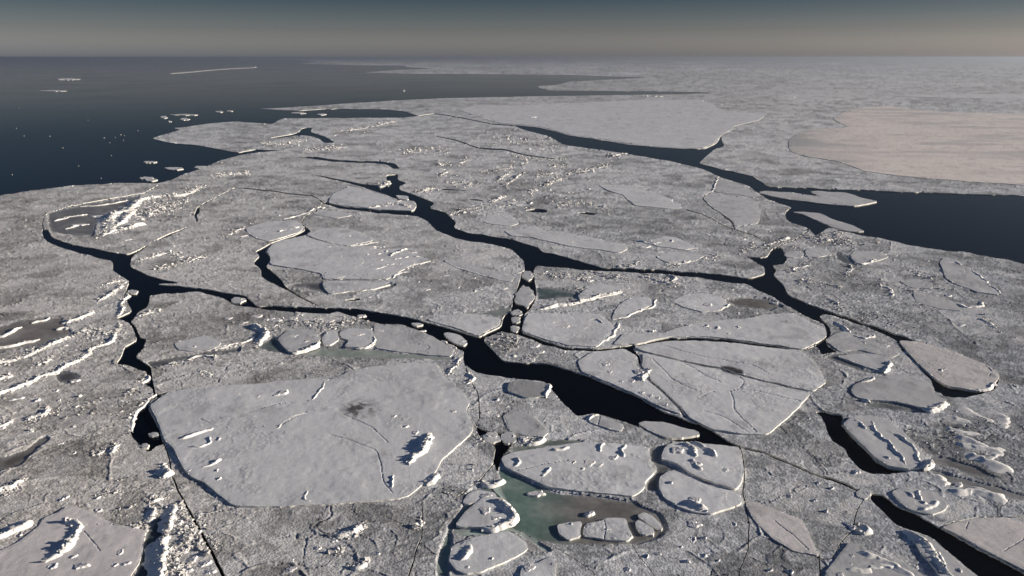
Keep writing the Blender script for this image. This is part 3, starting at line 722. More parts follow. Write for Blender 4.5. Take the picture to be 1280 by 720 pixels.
# loose hummocks and ridges of the sheets themselves: ridge (points, height, half width)
RIDGES = [
 ([(-30,424),(5,420),(22,411),(29,409)],.9,.9),([(40,404),(55,400),(62,396)],.7,.8),([(-20,436),(20,430),(50,424)],.9,1.0),([(66,276),(85,271),(110,268)],1.0,1.4),([(80,286),(98,281),(112,280)],.9,1.2),([(100,258),(130,256),(160,250)],.9,1.2),
 ([(-60,472),(0,455),(25,447),(50,436),(75,426),(91,420)],1.9,1.9),([(-60,506),(0,491),(25,484),(40,476),(57,469),(75,461),(107,445),(130,429),(150,409)],1.5,1.5),([(76,404),(100,397),(115,390)],1.8,1.6),
 ([(-20,477),(0,473),(17,469)],1.0,1.1),([(41,457),(55,453),(65,449)],1.0,1.0),([(-20,540),(0,531),(14,525)],1.3,1.2),([(32,525),(55,519),(61,511)],1.4,1.3),([(-30,625),(0,617),(20,610),(32,599)],1.7,1.4),
 ([(96,418),(104,413),(112,411)],.7,.9),([(70,412),(80,409),(88,410)],.8,1.1),
 ([(203,667),(216,659),(226,646),(228,628)],2.2,2.0),([(205,585),(211,593),(200,594)],1.9,1.5),([(205,668),(200,690),(196,725),(190,760)],2.4,1.7),
 ([(122,296),(130,285),(137,277),(148,266),(160,257),(185,250),(205,245),(220,244),(240,238),(252,234)],3.6,4.6),([(150,289),(160,286),(172,280)],3.0,3.6),([(136,288),(146,277),(158,268),(170,263)],2.8,3.4),([(178,272),(190,264),(205,258)],2.4,3.0),([(192,260),(215,256),(235,251)],2.2,2.2),
 ([(124,376),(132,371),(140,367),(146,361),(149,357)],1.8,1.5),([(127,357),(140,353),(155,350)],1.3,1.3),([(160,366),(154,374),(153,386),(148,396)],1.0,.9),
 ([(175,325),(190,320),(205,317),(222,317)],1.3,1.7),([(195,336),(215,333),(235,327),(255,320)],1.0,1.1),([(280,295),(298,288),(320,281)],.8,1.2),([(170,397),(185,392),(200,387)],.8,.9),
 ([(318,405),(326,413),(329,421),(322,432)],2.4,2.1),([(835,331.5),(850,330),(862,326)],.9,.9),([(877,326),(890,322),(903,319)],1.0,1.1),([(925,316),(935,312),(940,306)],1.6,1.5),
 ([(958,307),(968,303),(978,301),(988,297)],2.4,2.2),([(521,240),(532,238),(544,235.5)],2.6,2.4),([(547,219.5),(553,217),(560,215)],1.5,1.6),([(547,206.8),(555,205.6),(561,205)],1.5,1.6),([(574,204.3),(583,201)],1.5,1.6),
 ([(617,226.5),(626,222),(636,217)],1.8,2.0),([(630,231.5),(641,225),(653,217)],1.8,2.0),([(677,233.5),(690,228),(702,222.5)],1.8,1.9),([(613,252.5),(622,249),(630,246)],2.4,2.3),([(663,243),(667,236)],1.6,1.9),
 ([(672,218.4),(685,217.8),(694,216)],1.4,1.5),([(688,209.3),(705,208)],1.4,1.6),([(641,205.4),(658,204)],1.4,1.6),([(470,234),(480,231),(488,226)],2.4,2.4),([(762,196),(772,194),(782,191.5)],2.6,2.8),([(268,219.5),(285,218),(309,217)],1.8,2.2),
 ([(1167,593),(1176,601),(1184,609)],0.99,1.82),([(1180,533),(1205,539),(1229,543)],0.83,1.67),([(1193,555),(1225,559),(1255,560)],0.91,1.67),([(1190,548),(1225,556),(1258,567)],0.99,1.98),([(1207,614),(1235,620),(1260,626)],1.08,1.98),([(1198,569),(1230,582),(1260,595)],1.16,2.43),
 ([(1238,515),(1250,526),(1262,538)],0.91,1.82),([(1191,509),(1215,520),(1238,531)],0.91,2.13),([(1187,524),(1200,527),(1215,531)],0.83,1.52),([(1215,575),(1240,578),(1258,570)],0.83,1.52),([(1184,609),(1215,613),(1250,628)],0.99,1.82),
 ([(1069,656),(1074,661),(1072,667)],1.6,1.2),([(415,671),(430,671),(445,669),(457,657)],1.7,1.3),([(415,691),(426,690),(428,684)],1.1,.9),([(438,708),(448,708),(459,702)],1.7,1.4),([(140,569),(145,564),(143,557)],1.7,1.3),
 ([(118,568),(124,567),(128,562)],1.0,1.0),([(186,625),(197,623),(207,622)],1.2,1.0),([(182,655),(187,645),(189,634)],1.3,1.2),([(161,660),(170,659),(176,657)],.9,.9),([(520,662),(526,658),(527,650)],1.0,.8),
 ([(600,546),(612,549),(622,551)],.8,.8),([(655,552),(668,551),(676,545)],1.6,1.3),([(578,446),(568,462),(557,470)],1.0,.9),([(585,465),(588,478)],.8,.8),([(601,608),(612,607),(621,604)],1.2,1.0),
 ([(175,478),(184,475),(185,469)],.8,.7),([(170,485),(163,489),(158,493)],.7,.7),([(195,492),(180,505),(165,521),(163,540)],.5,.6),([(210,456),(221,453)],.9,.8),([(250,463),(262,470)],.7,.8),
 ([(1010,296),(1020,300),(1030,300)],1.6,1.8),([(1030,303),(1040,297),(1052,292)],1.8,2.0),([(1043,305),(1055,301),(1061,299)],1.6,1.8),([(1055,345),(1062,340),(1064,333)],1.0,1.1),([(985,340),(997,335),(1010,331)],.9,1.1),
 ([(1000,352),(1020,353),(1050,360)],.9,1.2),([(1035,372),(1045,380),(1058,388)],.8,1.0),([(1100,355),(1110,361),(1115,372)],.8,1.0),([(1230,398),(1240,405),(1247,412)],1.0,1.2),([(1145,341),(1155,345),(1167,349)],1.1,1.2),
 ([(740,340),(760,345),(785,350)],.9,1.1),([(800,345),(820,350),(845,358)],1.2,1.4),([(700,345),(720,348),(740,345)],.9,1.2),([(835,343),(842,346),(838,351)],1.3,1.3),([(765,331),(790,333),(800,326)],.8,.9),
 ([(555,425),(570,437)],.5,.6),([(262,438),(295,434),(302,431)],1.0,.9),([(230,450),(245,446),(268,444)],.7,.7),
 ([(420,330-165),(455,161),(500,150)],1.2,2.6),([(330,181),(360,179),(380,176)],1.4,2.4),([(380,188),(430,184)],1.2,2.2),([(395,262),(402,258)],1.0,1.0),
 ([(705,296-80),(730,214),(760,207)],1.2,1.8),([(560,228),(585,232),(600,230)],1.1,1.5),([(600,215),(640,210)],1.0,1.5),([(505,190),(535,186),(560,190)],.9,1.7),
 ([(640,196),(675,199),(705,199)],1.3,2.2),([(560,270),(580,262),(610,258)],.8,1.0),([(700,258),(730,252),(760,262)],.8,1.0),
]
HUMMOCKS = [(205,250,5,1.4),(182,259,6,1.3),(168,271,6,1.4),(142,291,5,1.4),(155,300,7,1.0),(133,276,5,1.2),(225,246,5,1.1),(190,268,4,1.1),(150,264,5,1.2),(120,270,5,.8),(98,281,5,.7),(660,254,7,2.6),(698,253,3,1.6),(665,239,5,2.0),(92,566,4,.8),(38,540,4,1.0),(75,555,3,.8),(363,702,5,.5),(363,712,6,.9),(418,676,4,.7),(460,700,4,1.0),(735,643,5,1.2),(672,617,7,.8),
 (866,656,7,1.0),(866,675,6,.7),(821,693,4,.9),(783,713,4,1.0),(850,684,3,.7),(883,693,3,.6),(917,656,4,.6),(815,668,2,.5),(190,620,3,.9),(185,634,4,1.0),(212,613,3,.8),(23,498,4,.8),(15,500,3,.7),(93,476,5,.9),(70,488,4,.7),
 (530,362,7,1.0),(552,356,4,.7),(537,354,3,.7),(570,360,4,.9),(590,364,6,.9),(600,362,3,.8),(545,365,3,.6),(525,330,3,.8),(540,328,2,.6),(512,334,3,.6),(880,408,4,.7),(920,392,5,.7),(945,392,4,.6),(968,379,4,.8),(935,400,3,.6),(820,392,3,.6),(815,413,4,.7),
 (805,120.3,4,5),(818,120.8,3,5),(825,121,3,5),(992,122,3,3),(1090,441,5,.8),(1133,441,3,.6),(1010,523,3,.8),(1198,606,4,.7),(1265,483,6,.9),(1275,487,5,.8),(620,520,5,.8),(636,445,6,.9),(668,433,5,1.0),(676,440,4,.9),(702,440,4,.8),(665,450,5,.7),
 (1065,660,4,1.0),(1060,655,4,.8),(1142,710,5,1.1),(1060,706,6,1.1),(1035,716,5,1.0),(320,395,6,.8),(345,400,6,.9),(365,398,5,.8),(430,403,6,.9),(460,412,5,.7),(452,395,5,.7),(300,405,6,.8),(285,398,5,.7),(390,400,5,.7),(410,402,5,.7),(340,408,5,.8),
 (230,670,7,1.3),(245,680,6,1.2),(225,690,7,1.3),(240,700,7,1.3),(215,705,7,1.2),(255,705,6,1.1),(260,716,6,1.1),(230,714,7,1.2),(212,690,6,1.2),(222,655,6,1.6),(236,655,5,1.1),(245,666,5,1.0),(205,718,7,1.2)]
# thin new ice, wet and grey or green: (outline, colour)
THIN = [
 ([(587,611),(598,608),(612,609),(625,600),(621,588),(628,583),(645,592),(665,603),(690,613),(725,618),(790,625),(806,634),(828,643),(836,660),(826,672),(800,680),(760,682),(720,681),(690,680),(668,676),(655,668),(640,666),(615,664),(580,664),(563,662),(566,672),(563,690),(560,722),(546,722),(545,700),(552,680),(562,655),(575,640),(580,625)],(.155,.235,.21)),
 ([(-60,412),(0,407),(32,397),(75,395),(85,410),(95,417),(50,431),(0,441),(-60,452)],(.26,.235,.21)),
 ([(59,266),(100,255),(140,249),(175,242),(175,247),(150,262),(122,272),(118,296),(85,295),(62,290),(60,280)],(.21,.205,.20)),
 ([(670,357),(690,358),(722,364),(722,372),(690,375),(670,376)],(.10,.135,.135)),
 ([(905,375),(930,370),(962,374),(980,384),(960,388),(920,384)],(.20,.18,.16)),
 ([(1080,505),(1110,502),(1155,511),(1157,516),(1110,512),(1085,509)],(.09,.10,.10)),
 ([(1162,570),(1185,572),(1215,582),(1250,598),(1225,597),(1190,585),(1165,578)],(.17,.165,.16)),
 ([(1160,585),(1190,593),(1240,606),(1285,620),(1285,628),(1220,613),(1180,605)],(.26,.26,.26)),
 ([(575,391),(610,387),(640,381.5),(638,390),(629,396),(600,393)],(.30,.34,.32)),
 ([(672,553),(690,548),(720,550),(738,552),(708,555),(684,559),(640,567),(640,558)],(.14,.18,.155)),
 ([(183,452),(220,446),(262,439),(302,434),(301,439),(225,450),(189,459)],(.10,.095,.09)),
 ([(811,560),(840,552),(836,558),(828,566),(826,577),(850,586),(834,589),(824,600),(824,614),(808,613),(807,604),(820,592),(820,584),(813,575)],(.13,.135,.135)),  # dark grey fill of the gap between two floes
 ([(320,434),(342,419),(352,431),(363,443),(335,439)],(.06,.095,.09)),
 ([(363,444),(380,441),(405,434),(470,436),(500,441),(567,446),(566,449),(500,448),(430,447)],(.36,.42,.38)),
 ([(183,665),(204,640),(216,633),(214,652),(203,666),(196,698),(188,735),(160,740),(174,704),(179,685)],(.05,.07,.075)),
 ([(1060,443),(1048,441),(1030,446),(1045,452),(1075,464),(1105,470),(1108,468),(1078,461)],(.14,.145,.15)),
 ([(1045,315),(1060,320),(1068,330),(1060,332),(1045,324)],(.10,.115,.12)),
 ([(361,356),(388,353),(402,353),(405,361),(411,368),(395,363)],(.12,.115,.115)),
 ([(484,353),(494,354),(496,357),(484,361),(466,364),(478,359)],(.10,.10,.105)),
 ([(-60,574),(10,571),(35,560),(56,544),(62,548),(45,562),(20,585),(-60,600)],(.13,.115,.10)),
 ([(68,466),(85,462),(100,468),(92,480),(72,478)],(.09,.085,.085)),
 ([(612,606),(622,603),(632,622),(643,645),(641,660),(660,668),(690,688),(683,690),(662,676),(640,664),(610,669),(580,669),(562,665),(570,661),(604,663),(634,658),(638,648),(630,628)],(.46,.60,.54)),
]

# ------------------------------------------------------------------ the sea
def build_sea():
    radii = [0.0] + list(np.geomspace(60, 120000, 40))
    n = 96
    co, tris = [(0, 0, SEA_Z)], []
    for r in radii[1:]:
        for k in range(n):
            a = 2 * math.pi * k / n
            co.append((r * math.cos(a), r * math.sin(a), SEA_Z))
    for k in range(n):
        tris.append((0, 1 + k, 1 + (k + 1) % n))
    for i in range(len(radii) - 2):
        for k in range(n):
            a, b = 1 + i * n + k, 1 + i * n + (k + 1) % n
            tris += [(a, a + n, b + n), (a, b + n, b)]
    o = link("sea", mesh_from("sea", np.array(co), np.array(tris), M_WATER))
    tag(o, "dark open sea water between and beyond the ice", kind="structure")


build_sea()

# ------------------------------------------------------------------ the ice sheets: one relief, cut apart by leads and cracks
LAT = Lattice(-160, 1440, 73.7, 790, 1.25)
WET_PATCH = [(900, 458.5), (913, 459), (927, 463.5), (930, 468), (921, 471), (909, 467.5), (901, 464)]
W_POLYS = [rough_outline(p, 1.0, seed=i) for i, p in enumerate(WATER)]
W_POLYS += [np.array(ribbon(rough_outline(p, 0.8, seed=90 + i, closed=False),
                            w if np.isscalar(w) else np.interp(np.linspace(0, 1, len(rough_outline(p, 0.8, seed=90 + i, closed=False))), np.linspace(0, 1, len(w)), w)))
            for i, (p, w) in enumerate(CRACKS)]
F_POLYS = [rough_outline(f[3], 0.7, seed=200 + i) for i, f in enumerate(FLOES)]
T_POLYS = [rough_outline(t[0], 1.0, seed=400 + i) for i, t in enumerate(THIN)]


def in_poly(u, v, poly):
    p = np.asarray(poly)
    q = np.roll(p, -1, axis=0)
    r = np.zeros(u.shape, bool)
    w = (u >= p[:, 0].min()) & (u <= p[:, 0].max()) & (v >= p[:, 1].min()) & (v <= p[:, 1].max())
    if not w.any():
        return r
    uu, vv = u[w], v[w]
    rr = np.zeros(uu.shape, bool)
    for a, b in zip(p, q):
        if a[1] == b[1]:
            continue
        c = (a[1] > vv) != (b[1] > vv)
        rr ^= c & (uu < (b[0] - a[0]) * (vv - a[1]) / (b[1] - a[1]) + a[0])
    r[w] = rr
    return r


def cut_region(lat, polys, keep_inside, extra_out=()):
    """triangles of a lattice inside (or outside) a set of outlines, rim points moved onto the outline"""
    masks = [lat.mask(p) for p in polys]
    cnt = np.zeros(lat.U.shape, np.int16)
    for m in masks:
        cnt += m
    bd = np.full(lat.U.shape, 1e9)
    U, V = lat.U.copy(), lat.V.copy()
    for p, m in zip(polys, masks):
        d, cu, cv = lat.near(p)
        w = (d < bd) & ~((cnt - m) > 0)
        bd[w] = d[w]
        U[w & (d < 0.62 * lat.step)] = cu[w & (d < 0.62 * lat.step)]
        V[w & (d < 0.62 * lat.step)] = cv[w & (d < 0.62 * lat.step)]
    inside = cnt > 0
    snapped = bd < 0.62 * lat.step
    for p in extra_out:
        mh = lat.mask(p)
        inside = inside & ~mh
    bad = (~inside if keep_inside else inside) & ~snapped
    tris = grid_tris(None, lat.nv, lat.nu)
    badf, snf = bad.ravel(), snapped.ravel()
    tris = tris[~badf[tris].any(1)]
    alls = snf[tris].all(1)
    k = np.nonzero(alls)[0]
    if len(k):
        uf, vf = U.ravel(), V.ravel()
        cu, cv = uf[tris[k]].mean(1), vf[tris[k]].mean(1)
        ins = np.zeros(len(k), bool)
        for p in polys:
            ins |= in_poly(cu, cv, p)
        drop = k[~ins] if keep_inside else k[ins]
        ok = np.ones(len(tris), bool)
        ok[drop] = False
        tris = tris[ok]
    # no slivers of zero area
    uf, vf = U.ravel(), V.ravel()
    a, b, c = tris.T
    ar = np.abs((uf[b] - uf[a]) * (vf[c] - vf[a]) - (uf[c] - uf[a]) * (vf[b] - vf[a]))
    return U, V, tris[ar > 1e-3 * lat.step ** 2], inside, snapped


U, V, TRIS, WET, SNAP = cut_region(LAT, W_POLYS, False)
GX, GY = ground(U, V)
FOOT = np.array([foot(v) for v in LAT.V[:, 0]])[:, None] * np.ones(U.shape)

in_floe = np.zeros(U.shape, bool)
for p in F_POLYS:
    in_floe |= LAT.mask(p)
in_thin = np.zeros(U.shape, bool)
for p in T_POLYS:
    in_thin |= LAT.mask(p)


def erode(m, n=1):
    for _ in range(n):
        e = m.copy()
        e[1:] &= m[:-1]
        e[:-1] &= m[1:]
        e[:, 1:] &= m[:, :-1]
        e[:, :-1] &= m[:, 1:]
        m = e
    return m


def grow(m, n=1):
    return ~erode(~m, n)


# places where the ice is piled up rougher than elsewhere, and places that are smoother: (u, v, ru, rv, amount)
ZONES = [(700, 178, 75, 16, 1.6), (640, 172, 70, 14, 1.2), (1035, 294, 34, 12, 1.6), (720, 350, 60, 20, .5), (400, 400, 80, 18, 1.0), (235, 690, 34, 40, 3.4),
         (120, 420, 45, 45, .7), (60, 450, 60, 35, .7), (185, 265, 45, 18, 1.9), (640, 440, 50, 25, .9), (640, 500, 60, 25, .4), (660, 385, 60, 30, .6), (250, 195, 60, 18, .5),
         (640, 235, 130, 28, .7), (1090, 370, 90, 40, .35), (1190, 540, 90, 40, .1), (690, 120, 110, 6, .8), (900, 120, 60, 4, .8), (340, 255, 60, 14, .5),
         (60, 520, 60, 40, .3), (110, 580, 90, 60, .15), (950, 300, 50, 20, .5), (760, 345, 90, 10, .6),
         (860, 690, 120, 50, -.45), (400, 690, 120, 40, -.15), (60, 345, 80, 40, -.3), (240, 290, 60, 40, -.3), (520, 375, 90, 12, -.3), (560, 240, 60, 10, -.2),
         (820, 225, 90, 14, -.2), (1210, 190, 200, 40, -.5), (1130, 120, 300, 25, -.2), (240, 470, 60, 16, -.2), (1000, 600, 60, 20, 0)]


def roughness_at(u, v, x, y):
    a = 0.35 + 0.95 * fbm(x / 38.0, y / 38.0, 21, 3)
    for (cu, cv, ru, rv, amt) in ZONES:
        a = a + amt * np.exp(-(((u - cu) / ru) ** 2 + ((v - cv) / rv) ** 2))
    return np.clip(a, 0.22, 4.0)


def rubble_relief(x, y, ft):
    """pans and broken blocks frozen together: returns height and how snowy each block is"""
    h = np.zeros(x.shape)
    snow = np.zeros(x.shape)
    wsum = np.zeros(x.shape)
    tone = np.zeros(x.shape)
    wx = x + 1.1 * (vnoise(x / 2.3, y / 2.3, 61) - 0.5)
    wy = y + 1.1 * (vnoise(x / 2.3, y / 2.3, 62) - 0.5)
    for k, s in enumerate((0.75, 1.5, 3.1, 6.3, 13.0)):
        w = np.clip(np.log2(s / (1.5 * ft)) + 0.6, 0, 1) * (1.0, .7, .42, .4, .4)[k]
        if k >= 3:
            w = w * np.clip(np.log2(ft / 0.25), 0.25, 1)
        sel = w > 0.01
        if not sel.any():
            continue
        f1, f2, cid, ox, oy = worley(wx[sel] / s + 31 * k, wy[sel] / s, 70 + 3 * k)
        gap = sstep(0.02, 0.22, f2 - f1)
        rim = sstep(0.25, 0.06, f2 - f1) * sstep(0.0, 0.05, f2 - f1)
        tilt = (_hash(np.floor(cid * 9e5), np.zeros_like(cid), 5) - 0.5) * ox + (_hash(np.floor(cid * 9e5), np.ones_like(cid), 6) - 0.5) * oy
        amp = 0.085 * s ** 0.62
        h[sel] += w[sel] * amp * (0.85 * cid * cid * gap + 0.30 * gap + 0.25 * rim * cid + 0.8 * tilt * gap * cid - 0.25)
        snow[sel] += w[sel] * (cid > 0.62) * gap
        wsum[sel] += w[sel]
        tone[sel] += w[sel] * (cid - .5 + .5 * (gap - .8))
    return h, snow / np.maximum(wsum, 0.3), tone / np.maximum(np.sqrt(wsum), .5)


def pack_colour(u, v, x, y):
    """the ice differs from place to place: brownish to the left, bluish to the right, snowier far off"""
    t = np.clip((x / np.maximum(y, 50.0) + 0.62) / 1.24, 0, 1)[..., None]
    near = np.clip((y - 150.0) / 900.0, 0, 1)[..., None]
    c = np.array((.585, .55, .515)) * (1 - t) + np.array((.27, .295, .335)) * t
    bump = np.exp(-((t - 0.5) / 0.28) ** 2)
    c = c * (1 - bump * .6) + np.array((.56, .59, .63)) * bump * .6
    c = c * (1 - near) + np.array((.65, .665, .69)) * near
    n = fbm(x / 55.0, y / 55.0, 33, 4)[..., None]
    n2 = fbm(x / 12.0, y / 12.0, 37, 3)[..., None]
    far = np.clip((y - 900.0) / 1500.0, 0, 1)[..., None]
    n3 = fbm(x / 260.0, y / 900.0, 39, 4)[..., None]
    c = c * (1 + .03 * np.clip((280.0 - y) / 80.0, 0, 1))[..., None]
    return c * np.array((1.05, 1.075, 1.10)) * (0.74 + 0.36 * n + 0.20 * n2) * (1 - far * (.30 - .75 * (n3 - .35)))


AMP = roughness_at(U, V, GX, GY) * np.clip(1.15 - GY / 2600.0, .2, 1)
REL, SNOWY, TONE = rubble_relief(GX, GY, FOOT)
LARGE = 0.28 * (fbm(GX / 24.0, GY / 24.0, 41, 3) - 0.5) + 0.10 * (fbm(GX / 7.0, GY / 7.0, 45, 2) - 0.5)
# older pans frozen into the crushed ice: some smooth and snowy, some bare, pressed up along their seams
def pans(s, seed):
    wx = GX + s * .55 * (fbm(GX / (s * .9), GY / (s * .9), seed + 7, 3) - .5) * 2
    wy = GY + s * .55 * (fbm(GX / (s * .9), GY / (s * .9), seed + 8, 3) - .5) * 2
    f1, f2, cid, _, _ = worley(wx / s, wy / s, seed)
    return f2 - f1, cid, np.clip(np.log2(s / (3.0 * FOOT)), 0, 1)


E1, P1, W1 = pans(11.0, 301)
E2, P2, W2 = pans(34.0, 311)
E3, P3, W3 = pans(4.6, 317)
AMP = AMP * (1 - W1 * .55 * sstep(.60, .66, P1) * sstep(.02, .10, E1)) * (1 - W2 * .35 * sstep(.5, .6, P2)) * (1 - W3 * .7 * sstep(.74, .78, P3) * sstep(.02, .10, E3))
seam = W1 * sstep(.09, .0, E1) * sstep(.45, .65, fbm(GX / 9.0, GY / 9.0, 321, 3)) * .11 + W2 * sstep(.035, .0, E2) * sstep(.42, .6, fbm(GX / 14.0, GY / 14.0, 325, 3)) * .18
Z = 0.02 + LARGE + REL * AMP + seam * (0.6 + .8 * vnoise(GX / .8, GY / .8, 327))
crk = np.maximum(W1 * (E1 < .022) * (vnoise(GX / 19.0, GY / 19.0, 331) > .76), W2 * (E2 < .009) * (vnoise(GX / 40.0, GY / 40.0, 333) > .6))
Z = Z - .16 * crk
Z = np.where(in_floe, -0.02, Z)
Z = np.where(erode(in_thin, 2) & ~in_floe, -0.33, np.where(in_thin & ~in_floe, -0.19, Z))
Z = np.maximum(Z, SEA_Z + 0.05)
ALB = pack_colour(U, V, GX, GY)
sn = np.clip(SNOWY * (0.35 + 0.5 * AMP), 0, 1)[..., None]
ALB = ALB * (1 - 0.6 * sn) + np.array((.70, .69, .68)) * 0.6 * sn
ALB = ALB * np.clip(1 + .8 * TONE * np.clip(1.3 - GY / 1800.0, .1, 1), .5, 1.5)[..., None]
ALB = ALB * (1 - .35 * crk[..., None])
for cu, cv, ru, rv, amt in ((560, 325, 85, 38, .55), (470, 300, 90, 50, .3), (100, 330, 90, 40, .2), (430, 225, 200, 45, .3), (960, 135, 140, 28, .5), (1150, 104, 300, 22, .5), (960, 195, 80, 16, .3), (700, 125, 160, 8, .4)):
    q = (amt * np.exp(-(((LAT.U - cu) / ru) ** 2 + ((LAT.V - cv) / rv) ** 2)))[..., None] * (.6 + .8 * fbm(GX / 30.0, GY / 60.0, 341, 3))[..., None]
    ALB = ALB * (1 - q) + np.array((.70, .71, .73)) * q          # fresh snow lies thicker here
pan_snow = (.9 * W3 * sstep(.74, .78, P3) * sstep(.02, .10, E3) + W1 * .5 * sstep(.72, .9, P1) * sstep(.02, .10, E1) + .22 * W2 * (P2 > .6))[..., None]
ALB = ALB * (1 - .45 * pan_snow) + np.array((.72, .72, .73)) * .45 * pan_snow
ALB = ALB * (1 - .30 * W1 * sstep(.25, .1, P1))[..., None] * (1 - .22 * W2 * (P2 < .3))[..., None]
dirt = sstep(0.60, 0.75, fbm(GX / 16.0 + 5, GY / 16.0, 51, 4))[..., None]
ALB = ALB * (1 - 0.30 * dirt)
ALB = np.clip(ALB, 0.02, 0.85)

# which sheet each place belongs to
cn_v, cn_u = LAT.nv // 2, LAT.nu // 2
blk = (WET | SNAP)[:cn_v * 2, :cn_u * 2].reshape(cn_v, 2, cn_u, 2).any((1, 3))
LAB = np.full((cn_v, cn_u), -1, np.int32)


def flood(i, j, lab):
    stack = [(i, j)]
    LAB[i, j] = lab
    n = 0
    while stack:
        a, b = stack.pop()
        n += 1
        for c, d in ((a + 1, b), (a - 1, b), (a, b + 1), (a, b - 1)):
            if 0 <= c < cn_v and 0 <= d < cn_u and LAB[c, d] < 0 and not blk[c, d]:
                LAB[c, d] = lab
                stack.append((c, d))
    return n


sheet_info = []
for (su, sv), label, cat in SHEETS:
    i, j = int((sv - LAT.v0) / LAT.step / 2), int((su - LAT.u0) / LAT.step / 2)
    best = None
    for r in range(0, 8):
        for di in range(-r, r + 1):
            for dj in range(-r, r + 1):
                if 0 <= i + di < cn_v and 0 <= j + dj < cn_u and not blk[i + di, j + dj]:
                    best = (i + di, j + dj)
                    break
            if best:
                break
        if best:
            break
    if best and LAB[best] < 0:
        n = flood(*best, len(sheet_info))
        sheet_info.append((label, cat, n))
    elif best:
        print("SHEET joined with", LAB[best], sheet_info[LAB[best]][0], "<-", label)
for i in range(cn_v):
    for j in range(cn_u):
        if LAB[i, j] < 0 and not blk[i, j]:
            n = flood(i, j, 10000)
            if n >= 60:
                print("UNSEEDED", n, "at", LAT.u0 + j * 2 * LAT.step, LAT.v0 + i * 2 * LAT.step)
LAB[LAB == 10000] = -1
for _ in range(60):
    if not (LAB < 0).any():
        break
    new = LAB.copy()
    for sh in ((1, 0), (-1, 0), (0, 1), (0, -1)):
        s = np.roll(LAB, sh, (0, 1))
        w = (new < 0) & (s >= 0)
        new[w] = s[w]
    LAB = new
LAB[LAB < 0] = 0
VLAB = np.zeros(U.shape, np.int32)
VLAB[:cn_v * 2, :cn_u * 2] = np.repeat(np.repeat(LAB, 2, 0), 2, 1)
VLAB[-1] = VLAB[-2]
VLAB[:, -1] = VLAB[:, -2]


def label_at(u, v):
    i = int(np.clip(round((v - LAT.v0) / LAT.step), 0, LAT.nv - 1))
    j = int(np.clip(round((u - LAT.u0) / LAT.step), 0, LAT.nu - 1))
    return int(VLAB[i, j])


CO = np.stack([GX.ravel(), GY.ravel(), Z.ravel()], 1)
ALBF = ALB.reshape(-1, 3)
hidden = erode(in_floe, 3).ravel()
TRIS = TRIS[~hidden[TRIS].all(1)]
dryv = (~WET & ~SNAP).ravel()
vl = VLAB.ravel()
# label of a triangle: that of a vertex that is not on the rim, if it has one
pick = np.where(dryv[TRIS[:, 0]], TRIS[:, 0], np.where(dryv[TRIS[:, 1]], TRIS[:, 1], TRIS[:, 2]))
TL = vl[pick]
SHEET_OBJ = []
for k, (label, cat, n) in enumerate(sheet_info):
    t = TRIS[TL == k]
    co, t, al = compact(CO, t, ALBF)
    co, t, al = with_walls(co, t, al, SEA_Z - 0.3, wall_alb=(.74, .74, .70))
    o = link("ice_sheet", mesh_from("ice_sheet", co, t, M_SHEET, al))
    tag(o, label, cat, "sheets of rubbly pack ice parted by dark leads")
    SHEET_OBJ.append(o)


